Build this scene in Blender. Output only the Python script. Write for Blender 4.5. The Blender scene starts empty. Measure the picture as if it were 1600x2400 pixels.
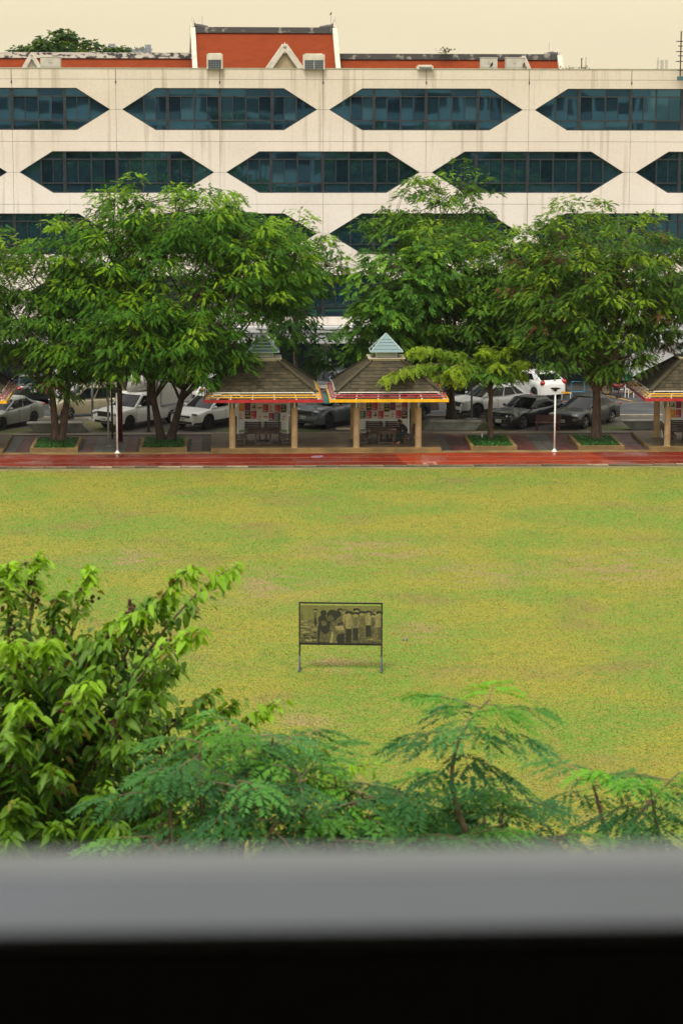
import bpy, bmesh, math, random
import numpy as np
from mathutils import Matrix, Vector
PI = math.pi
R = math.radians
sc = bpy.context.scene
COL = sc.collection

# ------------------------------------------------------------------ camera, sky, sun, exposure
CAMH, FPX = 17.0, 5667.0
PITCH, YAW, ROLL = R(10.195), R(2.503), R(0.12)
_cy, _sy, _cp, _sp = math.cos(YAW), math.sin(YAW), math.cos(PITCH), math.sin(PITCH)
_r = Vector((_cy, -_sy, 0)); _f0 = Vector((_sy, _cy, 0)); _z = Vector((0, 0, 1))
FWD = _f0 * _cp - _z * _sp
_u = _f0 * _sp + _z * _cp
RGT = _r * math.cos(ROLL) + _u * math.sin(ROLL)
UPV = -_r * math.sin(ROLL) + _u * math.cos(ROLL)
cam_data = bpy.data.cameras.new('camera')
cam = bpy.data.objects.new('camera', cam_data); COL.objects.link(cam)
M3 = Matrix((RGT, UPV, -FWD)).transposed()
cam.matrix_world = Matrix.Translation((0, 0, CAMH)) @ M3.to_4x4()
cam_data.sensor_fit = 'VERTICAL'; cam_data.sensor_height = 36; cam_data.sensor_width = 24
cam_data.lens = FPX / 2400 * 36
cam_data.clip_start = 0.05; cam_data.clip_end = 20000
cam_data.dof.use_dof = True; cam_data.dof.focus_distance = 105; cam_data.dof.aperture_fstop = 6.3
sc.camera = cam

SUN_EL, SUN_AZ = R(62), R(205)      # azimuth clockwise from +Y: behind the camera, slightly left
w = bpy.data.worlds.new('World'); sc.world = w; w.use_nodes = True
nt = w.node_tree; nt.nodes.clear(); N = nt.nodes.new; LK = nt.links.new
sky = N('ShaderNodeTexSky'); sky.sky_type = 'NISHITA'; sky.sun_disc = False
sky.sun_elevation = SUN_EL; sky.sun_rotation = SUN_AZ; sky.dust_density = 6; sky.air_density = 1.0
hs = N('ShaderNodeHueSaturation'); hs.inputs['Saturation'].default_value = 0.35
LK(sky.outputs[0], hs.inputs['Color'])
bg1 = N('ShaderNodeBackground'); bg1.inputs[1].default_value = 0.05
LK(hs.outputs[0], bg1.inputs[0])
tc = N('ShaderNodeTexCoord'); sep = N('ShaderNodeSeparateXYZ'); LK(tc.outputs['Generated'], sep.inputs[0])
# overcast: a veil of cloud three times as bright overhead as at the horizon
mx = N('ShaderNodeMath'); mx.operation = 'MAXIMUM'; mx.inputs[1].default_value = 0.0; LK(sep.outputs[2], mx.inputs[0])
rm = N('ShaderNodeMapRange'); rm.inputs[1].default_value = 0; rm.inputs[2].default_value = 1
rm.inputs[3].default_value = 0.87; rm.inputs[4].default_value = 1.55; LK(mx.outputs[0], rm.inputs[0])
cr = N('ShaderNodeValToRGB'); LK(mx.outputs[0], cr.inputs[0])
cr.color_ramp.elements[0].color = (1.0, 0.85, 0.54, 1); cr.color_ramp.elements[0].position = 0.0
cr.color_ramp.elements[1].color = (1.0, 0.97, 0.90, 1); cr.color_ramp.elements[1].position = 0.55
e = cr.color_ramp.elements.new(0.05); e.color = (1.0, 0.885, 0.60, 1)
cn = N('ShaderNodeTexNoise'); cn.inputs['Scale'].default_value = 3.0; cn.inputs['Detail'].default_value = 4
mp = N('ShaderNodeMapping'); mp.inputs['Scale'].default_value = (1, 1, 7)
LK(tc.outputs['Generated'], mp.inputs[0]); LK(mp.outputs[0], cn.inputs['Vector'])
cmr = N('ShaderNodeMapRange'); cmr.inputs[3].default_value = 0.90; cmr.inputs[4].default_value = 1.10; LK(cn.outputs[0], cmr.inputs[0])
mm = N('ShaderNodeMath'); mm.operation = 'MULTIPLY'; LK(rm.outputs[0], mm.inputs[0]); LK(cmr.outputs[0], mm.inputs[1])
bg2 = N('ShaderNodeBackground'); LK(cr.outputs[0], bg2.inputs[0]); LK(mm.outputs[0], bg2.inputs[1])
ad = N('ShaderNodeAddShader'); LK(bg1.outputs[0], ad.inputs[0]); LK(bg2.outputs[0], ad.inputs[1])
wo = N('ShaderNodeOutputWorld'); LK(ad.outputs[0], wo.inputs[0])

sun_d = bpy.data.lights.new('sun', 'SUN'); sun_d.energy = 2.2; sun_d.angle = R(12); sun_d.color = (1.0, 0.95, 0.86)
sun = bpy.data.objects.new('sun', sun_d); COL.objects.link(sun)
sdir = Vector((math.sin(SUN_AZ) * math.cos(SUN_EL), math.cos(SUN_AZ) * math.cos(SUN_EL), math.sin(SUN_EL)))
sun.rotation_euler = sdir.to_track_quat('Z', 'Y').to_euler(); sun.location = (0, 0, 60)

vs = sc.view_settings; vs.view_transform = 'Standard'; vs.look = 'None'; vs.gamma = 1; vs.exposure = 0.0
vs.use_curve_mapping = False
sc.render.engine = 'CYCLES'
cy = sc.cycles
cy.use_denoising = True; cy.max_bounces = 8; cy.transparent_max_bounces = 16; cy.diffuse_bounces = 3
cy.glossy_bounces = 3; cy.transmission_bounces = 4; cy.caustics_reflective = False; cy.caustics_refractive = False
try: cy.denoiser = 'OPENIMAGEDENOISE'
except Exception: pass

# ------------------------------------------------------------------ helpers
def _ray(px, py): return FWD * FPX + RGT * (px - 800) - UPV * (py - 1200)
def G(px, py, z=0.0):
    d = _ray(px, py); t = (z - CAMH) / d.z; return Vector((d.x * t, d.y * t, z))
def A(px, py, Y):
    d = _ray(px, py); t = Y / d.y; return Vector((d.x * t, Y, CAMH + d.z * t))

class MB:
    """collects faces; build() links them as one mesh object"""
    def __init__(s): s.v = []; s.f = []; s.m = []
    def poly(s, pts, m=0):
        i = len(s.v); s.v += [tuple(p) for p in pts]; s.f.append(tuple(range(i, i + len(pts)))); s.m.append(m)
    def box(s, x0, x1, y0, y1, z0, z1, m=0, M=None):
        P = [(x0,y0,z0),(x1,y0,z0),(x1,y1,z0),(x0,y1,z0),(x0,y0,z1),(x1,y0,z1),(x1,y1,z1),(x0,y1,z1)]
        if M is not None: P = [tuple(M @ Vector(p)) for p in P]
        i = len(s.v); s.v += P
        for q in ((0,3,2,1),(4,5,6,7),(0,1,5,4),(1,2,6,5),(2,3,7,6),(3,0,4,7)):
            s.f.append(tuple(i + k for k in q)); s.m.append(m)
    def bar(s, a, b, wx, wz, m=0):
        a = Vector(a); b = Vector(b); d = (b - a); L = d.length
        q = d.to_track_quat('X', 'Z').to_matrix().to_4x4()
        s.box(0, L, -wx/2, wx/2, -wz/2, wz/2, m, Matrix.Translation(a) @ q)
    def tube(s, pts, rad, n=8, m=0, caps=True):
        pts = [Vector(p) for p in pts]; k = len(pts)
        if not hasattr(rad, '__len__'): rad = [rad] * k
        base = len(s.v); ref = None
        for i, p in enumerate(pts):
            d = (pts[min(i+1, k-1)] - pts[max(i-1, 0)]).normalized()
            if ref is None:
                ref = Vector((1,0,0)) if abs(d.x) < 0.8 else Vector((0,1,0))
            u = (ref - d * ref.dot(d)).normalized(); ref = u; v = d.cross(u)
            for j in range(n):
                t = 2 * PI * j / n
                s.v.append(tuple(p + (u * math.cos(t) + v * math.sin(t)) * rad[i]))
        for i in range(k - 1):
            for j in range(n):
                a = base + i*n + j; b = base + i*n + (j+1) % n
                s.f.append((a, b, b + n, a + n)); s.m.append(m)
        if caps:
            s.f.append(tuple(base + j for j in reversed(range(n)))); s.m.append(m)
            s.f.append(tuple(base + (k-1)*n + j for j in range(n))); s.m.append(m)
    def cyl(s, x, y, z0, z1, r0, r1=None, n=12, m=0): s.tube([(x,y,z0),(x,y,z1)], [r0, r0 if r1 is None else r1], n, m)
    def prism(s, pts, y0, y1, m=0):
        """polygon of (x,z) extruded from y0 (front) to y1"""
        n = len(pts); i = len(s.v)
        s.v += [(p[0], y0, p[1]) for p in pts] + [(p[0], y1, p[1]) for p in pts]
        s.f.append(tuple(i + k for k in range(n))); s.m.append(m)
        s.f.append(tuple(i + n + k for k in reversed(range(n)))); s.m.append(m)
        for k in range(n):
            k2 = (k + 1) % n
            s.f.append((i + k, i + n + k, i + n + k2, i + k2)); s.m.append(m)
    def ell(s, c, r, m=0, nu=10, nv=6, M=None):
        i = len(s.v)
        for a in range(nv + 1):
            th = PI * a / nv
            for b in range(nu):
                ph = 2 * PI * b / nu
                p = Vector((c[0] + r[0]*math.sin(th)*math.cos(ph), c[1] + r[1]*math.sin(th)*math.sin(ph), c[2] + r[2]*math.cos(th)))
                s.v.append(tuple(M @ p if M is not None else p))
        for a in range(nv):
            for b in range(nu):
                b2 = (b + 1) % nu
                s.f.append((i + a*nu + b, i + (a+1)*nu + b, i + (a+1)*nu + b2, i + a*nu + b2)); s.m.append(m)
    def mesh(s, name, mats, smooth=False):
        me = bpy.data.meshes.new(name); me.from_pydata(s.v, [], s.f)
        if not isinstance(mats, (list, tuple)): mats = [mats]
        for q in mats: me.materials.append(q)
        if len(mats) > 1: me.polygons.foreach_set('material_index', s.m)
        if smooth: me.polygons.foreach_set('use_smooth', [True] * len(s.f))
        me.update(); return me
    def build(s, name, mats, parent=None, smooth=False, loc=None, rz=0):
        return link(name, s.mesh(name, mats, smooth), parent, loc, rz)

def link(name, me, parent=None, loc=None, rz=0):
    o = bpy.data.objects.new(name, me); COL.objects.link(o)
    if parent is not None: o.parent = parent
    if loc is not None: o.location = loc
    if rz: o.rotation_euler = (0, 0, rz)
    return o
def tag(o, label=None, cat=None, group=None, kind=None):
    if label: o['label'] = label
    if cat: o['category'] = cat
    if group: o['group'] = group
    if kind: o['kind'] = kind
    return o
def thing(name, label, cat, loc=(0,0,0), rz=0, group=None):
    o = link(name, None, None, loc, rz); o.empty_display_size = 0.2
    return tag(o, label, cat, group)
def struct(name, mb, mats, **k): return tag(mb.build(name, mats, **k), kind='structure')
def autosmooth(me, ang=40):
    me.polygons.foreach_set('use_smooth', [True] * len(me.polygons))
    bm = bmesh.new(); bm.from_mesh(me); bmesh.ops.remove_doubles(bm, verts=bm.verts, dist=1e-5)
    bmesh.ops.recalc_face_normals(bm, faces=bm.faces)
    for ed in bm.edges:
        if len(ed.link_faces) == 2 and ed.calc_face_angle(0) > R(ang): ed.smooth = False
    bm.to_mesh(me); bm.free(); return me

# ------------------------------------------------------------------ materials
def srgb(r, g, b):
    f = lambda c: (c/255/12.92 if c/255 <= 0.04045 else ((c/255 + 0.055)/1.055) ** 2.4)
    return (f(r), f(g), f(b))
def pset(b, name, v):
    if name in b.inputs: b.inputs[name].default_value = v
def mat(name, col, rough=0.6, metal=0.0, var=0.0, scale=5.0, bump=0.0, bscale=40.0, spec=0.5, coat=0.0,
        col2=None, stretch=(1,1,1), detail=5, contrast=(0.35, 0.65), emit=None):
    m = bpy.data.materials.new(name); m.use_nodes = True
    t = m.node_tree; b = t.nodes['Principled BSDF']; n = t.nodes.new; l = t.links.new
    b.inputs['Roughness'].default_value = rough; b.inputs['Metallic'].default_value = metal
    pset(b, 'Specular IOR Level', spec); pset(b, 'Coat Weight', coat); pset(b, 'Coat Roughness', 0.05)
    c = (*col, 1)
    b.inputs['Base Color'].default_value = c
    if var or col2 or bump:
        tcn = n('ShaderNodeTexCoord'); mp = n('ShaderNodeMapping'); mp.inputs['Scale'].default_value = stretch
        l(tcn.outputs['Object'], mp.inputs[0])
    if var or col2:
        nz = n('ShaderNodeTexNoise'); nz.inputs['Scale'].default_value = scale; nz.inputs['Detail'].default_value = detail
        l(mp.outputs[0], nz.inputs['Vector'])
        r = n('ShaderNodeValToRGB'); l(nz.outputs[0], r.inputs[0])
        a2 = col2 if col2 else tuple(x * (1 - var) for x in col)
        a1 = col if col2 else tuple(min(1, x * (1 + var)) for x in col)
        r.color_ramp.elements[0].position = contrast[0]; r.color_ramp.elements[1].position = contrast[1]
        r.color_ramp.elements[0].color = (*a2, 1); r.color_ramp.elements[1].color = (*a1, 1)
        l(r.outputs[0], b.inputs['Base Color'])
    if bump:
        n2 = n('ShaderNodeTexNoise'); n2.inputs['Scale'].default_value = bscale; n2.inputs['Detail'].default_value = 4
        l(mp.outputs[0], n2.inputs['Vector'])
        bp = n('ShaderNodeBump'); bp.inputs['Strength'].default_value = bump; bp.inputs['Distance'].default_value = 0.02
        l(n2.outputs[0], bp.inputs['Height']); l(bp.outputs[0], b.inputs['Normal'])
    return m
def leaf_mat(name, trans=0.35, rough=0.45, spec=0.35):
    m = bpy.data.materials.new(name); m.use_nodes = True
    t = m.node_tree; b = t.nodes['Principled BSDF']; n = t.nodes.new; l = t.links.new; out = t.nodes['Material Output']
    at = n('ShaderNodeAttribute'); at.attribute_name = 'col'
    l(at.outputs['Color'], b.inputs['Base Color']); b.inputs['Roughness'].default_value = rough; pset(b, 'Specular IOR Level', spec)
    tr = n('ShaderNodeBsdfTranslucent'); mx = n('ShaderNodeMix'); mx.data_type = 'RGBA'; mx.blend_type = 'MULTIPLY'
    mx.inputs[0].default_value = 1.0; l(at.outputs['Color'], mx.inputs[6]); mx.inputs[7].default_value = (1.5, 1.35, 0.5, 1)
    l(mx.outputs[2], tr.inputs[0])
    ms = n('ShaderNodeMixShader'); ms.inputs[0].default_value = trans
    l(b.outputs[0], ms.inputs[1]); l(tr.outputs[0], ms.inputs[2]); l(ms.outputs[0], out.inputs[0])
    return m
LEAF = leaf_mat('leaf', 0.35, 0.6, 0.14)
LEAF_GLOSS = leaf_mat('glossy_leaf', 0.35, 0.42, 0.22)

WORN = [(G(x_, y_).x, G(x_, y_).y, a_, b_) for x_, y_, a_, b_ in ((600, 1372, 3.2, 4.0), (860, 1292, 3.6, 3.5), (1130, 1345, 3.0, 3.0), (1450, 1330, 3.4, 4.0), (300, 1310, 2.6, 3.0), (980, 1480, 1.2, 2.0), (790, 1553, 1.6, 1.8), (680, 1700, 2.0, 2.2))]
def lawn_mat():
    m = bpy.data.materials.new('lawn_grass'); m.use_nodes = True
    t = m.node_tree; b = t.nodes['Principled BSDF']; n = t.nodes.new; l = t.links.new
    tcn = n('ShaderNodeTexCoord')
    def noise(scale, detail=4, st=(1,1,1), off=(0,0,0), dist=0.0):
        mp = n('ShaderNodeMapping'); mp.inputs['Scale'].default_value = st; mp.inputs['Location'].default_value = off
        l(tcn.outputs['Object'], mp.inputs[0]); z = n('ShaderNodeTexNoise'); z.inputs['Scale'].default_value = scale
        z.inputs['Detail'].default_value = detail; z.inputs['Distortion'].default_value = dist
        l(mp.outputs[0], z.inputs['Vector']); return z.outputs[0]
    def ramp(src, p0, p1):
        r = n('ShaderNodeMapRange'); r.interpolation_type = 'SMOOTHSTEP'; r.inputs[1].default_value = p0; r.inputs[2].default_value = p1
        l(src, r.inputs[0]); return r.outputs[0]
    def mix(f, a, c, mode='MIX'):
        k = n('ShaderNodeMix'); k.data_type = 'RGBA'; k.blend_type = mode
        if isinstance(f, float): k.inputs[0].default_value = f
        else: l(f, k.inputs[0])
        for v, i in ((a, 6), (c, 7)):
            if isinstance(v, tuple): k.inputs[i].default_value = (*v, 1)
            else: l(v, k.inputs[i])
        return k.outputs[2]
    yel = (0.215, 0.205, 0.027); grn = (0.118, 0.196, 0.024); brn = (0.168, 0.138, 0.046); pale = (0.235, 0.205, 0.048)
    c = mix(ramp(noise(0.21, 11, (1.0, 1, 1), (3, 1, 0), 0.25), 0.38, 0.62), grn, yel)
    c = mix(ramp(noise(0.30, 12, (1.0, 1, 1), (40, 7, 0), 0.2), 0.52, 0.74), c, brn)
    c = mix(ramp(noise(0.9, 11, (1.2, 1, 1), (90, 3, 0), 0.2), 0.58, 0.80), c, pale)
    c = mix(ramp(noise(1.2, 11, (1.2, 1, 1), (17, 60, 0), 0.2), 0.54, 0.76), c, (0.115, 0.155, 0.024))
    c = mix(ramp(noise(2.6, 9, (1.0, 1, 1), (7, 21, 0), 0.2), 0.44, 0.70), c, (0.195, 0.178, 0.034))
    c = mix(ramp(noise(3.4, 9, (1.0, 1, 1), (70, 2, 0), 0.2), 0.50, 0.74), c, (0.110, 0.172, 0.024))
    # worn places where people stand and walk
    for (wx, wy, rx, ry) in WORN:
        mpw = n('ShaderNodeMapping'); mpw.inputs['Location'].default_value = (-wx/rx, -wy/ry, 0); mpw.inputs['Scale'].default_value = (1/rx, 1/ry, 0); l(tcn.outputs['Object'], mpw.inputs[0])
        ln_ = n('ShaderNodeVectorMath'); ln_.operation = 'LENGTH'; l(mpw.outputs[0], ln_.inputs[0])
        r_ = n('ShaderNodeMapRange'); r_.inputs[1].default_value = 1.0; r_.inputs[2].default_value = 0.15; l(ln_.outputs[1], r_.inputs[0])
        k_ = n('ShaderNodeMath'); k_.operation = 'MULTIPLY'; l(r_.outputs[0], k_.inputs[0]); l(ramp(noise(1.3, 10, (0.7, 1, 1), (wx, wy, 0), 0.2), 0.40, 0.62), k_.inputs[1])
        c = mix(k_.outputs[0], c, (0.225, 0.175, 0.075))
    # tufts: fine light and dark blades
    fine = noise(9, 12, (1.5, 1, 1), (5, 5, 0), 0.1); f2 = noise(48, 5)
    c = mix(0.75, c, mix(ramp(fine, 0.34, 0.68), (0.68, 0.68, 0.62), (1.28, 1.26, 1.2)), 'MULTIPLY')
    c = mix(0.55, c, mix(ramp(f2, 0.3, 0.7), (0.60, 0.60, 0.55), (1.35, 1.35, 1.3)), 'MULTIPLY')
    l(c, b.inputs['Base Color']); b.inputs['Roughness'].default_value = 0.9; pset(b, 'Specular IOR Level', 0.15)
    bp = n('ShaderNodeBump'); bp.inputs['Strength'].default_value = 0.2; bp.inputs['Distance'].default_value = 0.05
    l(fine, bp.inputs['Height']); l(bp.outputs[0], b.inputs['Normal'])
    return m

def facade_mat():
    m = bpy.data.materials.new('facade_paint'); m.use_nodes = True
    t = m.node_tree; b = t.nodes['Principled BSDF']; n = t.nodes.new; l = t.links.new
    g = n('ShaderNodeNewGeometry')
    def noise(scale, st, detail=5):
        mp = n('ShaderNodeMapping'); mp.inputs['Scale'].default_value = st; l(g.outputs['Position'], mp.inputs[0])
        z = n('ShaderNodeTexNoise'); z.inputs['Scale'].default_value = scale; z.inputs['Detail'].default_value = detail
        l(mp.outputs[0], z.inputs['Vector']); return z.outputs[0]
    def ramp(src, p0, p1, a, c):
        r = n('ShaderNodeValToRGB'); l(src, r.inputs[0]); r.color_ramp.elements[0].position = p0; r.color_ramp.elements[1].position = p1
        r.color_ramp.elements[0].color = (*a, 1); r.color_ramp.elements[1].color = (*c, 1); return r.outputs[0]
    def mul(a, c, f=1.0):
        k = n('ShaderNodeMix'); k.data_type = 'RGBA'; k.blend_type = 'MULTIPLY'; k.inputs[0].default_value = f
        l(a, k.inputs[6]); l(c, k.inputs[7]); return k.outputs[2]
    base = ramp(noise(0.35, (1,1,1)), 0.3, 0.7, (0.77, 0.695, 0.615), (0.84, 0.775, 0.70))
    # weathering: the parapet and upper storeys have greyed and yellowed more than the lower ones
    sp_ = n('ShaderNodeSeparateXYZ'); l(g.outputs['Position'], sp_.inputs[0])
    mrz = n('ShaderNodeMapRange'); mrz.inputs[1].default_value = 8.0; mrz.inputs[2].default_value = 17.3; mrz.interpolation_type = 'SMOOTHSTEP'; l(sp_.outputs[2], mrz.inputs[0])
    wz = ramp(mrz.outputs[0], 0.0, 1.0, (1.0, 1.0, 1.02), (0.87, 0.83, 0.755))
    base = mul(base, wz)
    streak = ramp(noise(1.0, (2.4, 1, 0.10), 7), 0.29, 0.44, (0.56, 0.53, 0.46), (1, 1, 1))
    fine = ramp(noise(6.0, (1, 1, 1), 6), 0.30, 0.62, (0.90, 0.89, 0.87), (1, 1, 1))
    c = mul(mul(base, streak, 0.75), fine, 0.6)
    l(c, b.inputs['Base Color']); b.inputs['Roughness'].default_value = 0.75; pset(b, 'Specular IOR Level', 0.3)
    return m

def glass_mat(name, col, rough=0.03, wave=0.25, metal=0.75, scale=0.9):
    m = bpy.data.materials.new(name); m.use_nodes = True
    t = m.node_tree; b = t.nodes['Principled BSDF']; n = t.nodes.new; l = t.links.new
    b.inputs['Base Color'].default_value = (*col, 1); b.inputs['Metallic'].default_value = metal; b.inputs['Roughness'].default_value = rough
    if wave:
        g = n('ShaderNodeNewGeometry'); z = n('ShaderNodeTexNoise'); z.inputs['Scale'].default_value = scale; z.inputs['Detail'].default_value = 1
        l(g.outputs['Position'], z.inputs['Vector'])
        bp = n('ShaderNodeBump'); bp.inputs['Strength'].default_value = wave; bp.inputs['Distance'].default_value = 0.1
        l(z.outputs[0], bp.inputs['Height']); l(bp.outputs[0], b.inputs['Normal'])
    return m

FAC = facade_mat(); LAWN = lawn_mat()
CONC = mat('concrete', (0.26, 0.25, 0.22), 0.85, var=0.3, scale=1.6, bump=0.3, bscale=30)
CONC_TAN = mat('tan_concrete', (0.255, 0.165, 0.065), 0.85, spec=0.2, scale=1.2, col2=(0.13, 0.088, 0.040), bump=0.2, contrast=(0.3, 0.6))
PLAT = mat('platform_concrete', (0.15, 0.105, 0.055), 0.6, spec=0.25, scale=0.8, col2=(0.085, 0.062, 0.038), bump=0.15, contrast=(0.3, 0.65))
ASPH = mat('asphalt', (0.050, 0.052, 0.056), 0.7, var=0.35, scale=0.8, bump=0.3, bscale=60)
WHITE = mat('white_paint', (0.78, 0.78, 0.76), 0.5, var=0.06, scale=3)
WHITE_W = mat('worn_white_paint', (0.70, 0.68, 0.62), 0.6, col2=(0.42, 0.40, 0.35), scale=9, contrast=(0.25, 0.55))
YEL = mat('yellow_paint', (0.80, 0.42, 0.012), 0.42, var=0.12, scale=6)
RED = mat('red_paint', (0.40, 0.022, 0.028), 0.42, var=0.2, scale=6)
MAROON = mat('maroon_paint', (0.080, 0.012, 0.014), 0.4, var=0.2, scale=4)
BLACK = mat('black_metal', (0.012, 0.012, 0.013), 0.4)
RUBBER = mat('rubber', (0.014, 0.014, 0.015), 0.75)
GREYM = mat('grey_metal', (0.26, 0.30, 0.31), 0.5, var=0.15, scale=8)
WOODD = mat('dark_wood', (0.085, 0.060, 0.048), 0.45, var=0.35, scale=6, stretch=(1, 8, 1), bump=0.1)
WOODR = mat('red_brown_wood', (0.115, 0.030, 0.022), 0.5, var=0.3, scale=6, stretch=(1, 8, 1))
BARK = mat('bark', (0.135, 0.085, 0.055), 0.9, col2=(0.055, 0.038, 0.028), scale=9, stretch=(1, 1, 0.25), bump=0.9, bscale=14)
BARK_D = mat('dark_bark', (0.075, 0.048, 0.034), 0.9, col2=(0.03, 0.022, 0.018), scale=9, stretch=(1, 1, 0.25), bump=0.9, bscale=14)
TWIG = mat('twig_bark', (0.16, 0.105, 0.06), 0.8, var=0.3, scale=10)
# ------------------------------------------------------------------ the ground
def sheet(name, x0, x1, y0, y1, z, m, nx=1, ny=1, parent=None, kind='structure'):
    b = MB()
    for i in range(nx):
        for j in range(ny):
            xa = x0 + (x1-x0)*i/nx; xb = x0 + (x1-x0)*(i+1)/nx; ya = y0 + (y1-y0)*j/ny; yb = y0 + (y1-y0)*(j+1)/ny
            b.poly([(xa,ya,z),(xb,ya,z),(xb,yb,z),(xa,yb,z)])
    o = b.build(name, m, parent)
    if kind and parent is None: tag(o, kind=kind)
    return o
EARTH = mat('earth', (0.15, 0.125, 0.07), 0.9, col2=(0.09, 0.10, 0.035), scale=0.05)
sheet('ground', -3000, 3000, -1500, 4000, -0.06, EARTH)
sheet('lawn', -90, 100, 1.6, 104.95, 0.0, LAWN)
DIRT = mat('bare_soil', (0.20, 0.165, 0.075), 0.9, spec=.2, col2=(0.13, 0.13, 0.035), scale=1.3, contrast=(0.38, 0.6), stretch=(0.5, 1, 1))
sheet('soil_strip', -60, 80, 104.95, 105.62, -0.004, DIRT)

def track_mat():
    m = bpy.data.materials.new('running_track_rubber'); m.use_nodes = True
    t = m.node_tree; b = t.nodes['Principled BSDF']; n = t.nodes.new; l = t.links.new
    g = n('ShaderNodeTexCoord'); sp = n('ShaderNodeSeparateXYZ'); l(g.outputs['Object'], sp.inputs[0])
    def noise(scale, st=(1,1,1), det=5):
        mp = n('ShaderNodeMapping'); mp.inputs['Scale'].default_value = st; l(g.outputs['Object'], mp.inputs[0])
        z = n('ShaderNodeTexNoise'); z.inputs['Scale'].default_value = scale; z.inputs['Detail'].default_value = det; l(mp.outputs[0], z.inputs['Vector']); return z.outputs[0]
    def math_(op, a, c):
        k = n('ShaderNodeMath'); k.operation = op
        for v, i in ((a, 0), (c, 1)):
            if isinstance(v, (int, float)): k.inputs[i].default_value = v
            else: l(v, k.inputs[i])
        return k.outputs[0]
    # a relaid section with slanting seams: between two lines x = x0 + s*(y-107)
    xs = math_('ADD', sp.outputs[0], math_('MULTIPLY', math_('SUBTRACT', sp.outputs[1], 107.5), 0.10))
    xe = math_('ADD', sp.outputs[0], math_('MULTIPLY', math_('SUBTRACT', sp.outputs[1], 107.5), 0.26))
    band = math_('MULTIPLY', math_('GREATER_THAN', xs, 7.4), math_('LESS_THAN', xe, 16.75))
    r = n('ShaderNodeValToRGB'); l(noise(0.5, (0.5, 1, 1)), r.inputs[0])
    r.color_ramp.elements[0].color = (0.118, 0.0125, 0.006, 1); r.color_ramp.elements[1].color = (0.165, 0.019, 0.0075, 1)
    r.color_ramp.elements[0].position = 0.35; r.color_ramp.elements[1].position = 0.65
    k = n('ShaderNodeMix'); k.data_type = 'RGBA'; l(band, k.inputs[0]); l(r.outputs[0], k.inputs[6]); k.inputs[7].default_value = (0.245, 0.030, 0.009, 1)
    d = n('ShaderNodeValToRGB'); l(noise(1.1, (0.35, 1, 1), 8), d.inputs[0]); d.color_ramp.elements[0].position = 0.28; d.color_ramp.elements[1].position = 0.5
    d.color_ramp.elements[0].color = (0.62, 0.6, 0.6, 1)
    k2 = n('ShaderNodeMix'); k2.data_type = 'RGBA'; k2.blend_type = 'MULTIPLY'; k2.inputs[0].default_value = 0.8; l(k.outputs[2], k2.inputs[6]); l(d.outputs[0], k2.inputs[7])
    l(k2.outputs[2], b.inputs['Base Color'])
    # wet after rain: film of water in patches
    rr = n('ShaderNodeMapRange'); rr.inputs[1].default_value = 0.42; rr.inputs[2].default_value = 0.62; rr.inputs[3].default_value = 0.20; rr.inputs[4].default_value = 0.65
    l(noise(0.7, (0.6, 1, 1), 3), rr.inputs[0]); l(rr.outputs[0], b.inputs['Roughness']); pset(b, 'Specular IOR Level', 0.09)
    bp = n('ShaderNodeBump'); bp.inputs['Strength'].default_value = 0.15; bp.inputs['Distance'].default_value = 0.01
    l(noise(60), bp.inputs['Height']); l(bp.outputs[0], b.inputs['Normal'])
    return m
trk = sheet('running_track', -60, 80, 105.97, 109.62, 0.004, track_mat())
PALE = mat('faded_line_paint', (0.34, 0.16, 0.12), 0.6, col2=(0.24, 0.06, 0.03), scale=2.2, contrast=(0.2, 0.5))
for y in (107.12, 108.40):
    sheet('lane_line', -60, 80, y - 0.03, y + 0.03, 0.008, PALE, parent=trk)
sheet('lane_line', -60, 80, 105.99, 106.05, 0.008, PALE, parent=trk)
SMEAR = mat('paint_smear', (0.30, 0.13, 0.12), 0.5, col2=(0.36, 0.06, 0.03), scale=5)
b = MB(); rs = random.Random(4)
for k in range(5):
    p = G(735 + k*4, 1071 + rs.uniform(-2, 5), 0.009); b.poly([(p.x-0.12, p.y-0.18, 0.0082+k*1e-4), (p.x+0.14, p.y-0.15, 0.0082+k*1e-4), (p.x+0.1, p.y+0.3, 0.0082+k*1e-4), (p.x-0.1, p.y+0.2, 0.0082+k*1e-4)])
b.build('paint_stain', mat('grey_stain', (0.22, 0.13, 0.17), 0.5), trk)
b = MB()
for (xa, xb, ya, yb) in ((992, 998, 1090, 1083), (1000, 1012, 1085, 1082), (1017, 1021, 1091, 1081), (1004, 1016, 1091.5, 1090)):
    p, q = G(xa, ya, 0.009), G(xb, yb, 0.009); b.box(p.x, q.x, p.y, q.y, 0.0085, 0.0092)
b.build('worn_marking', mat('worn_pale_paint', (0.33, 0.13, 0.09), 0.55), trk)
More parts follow.
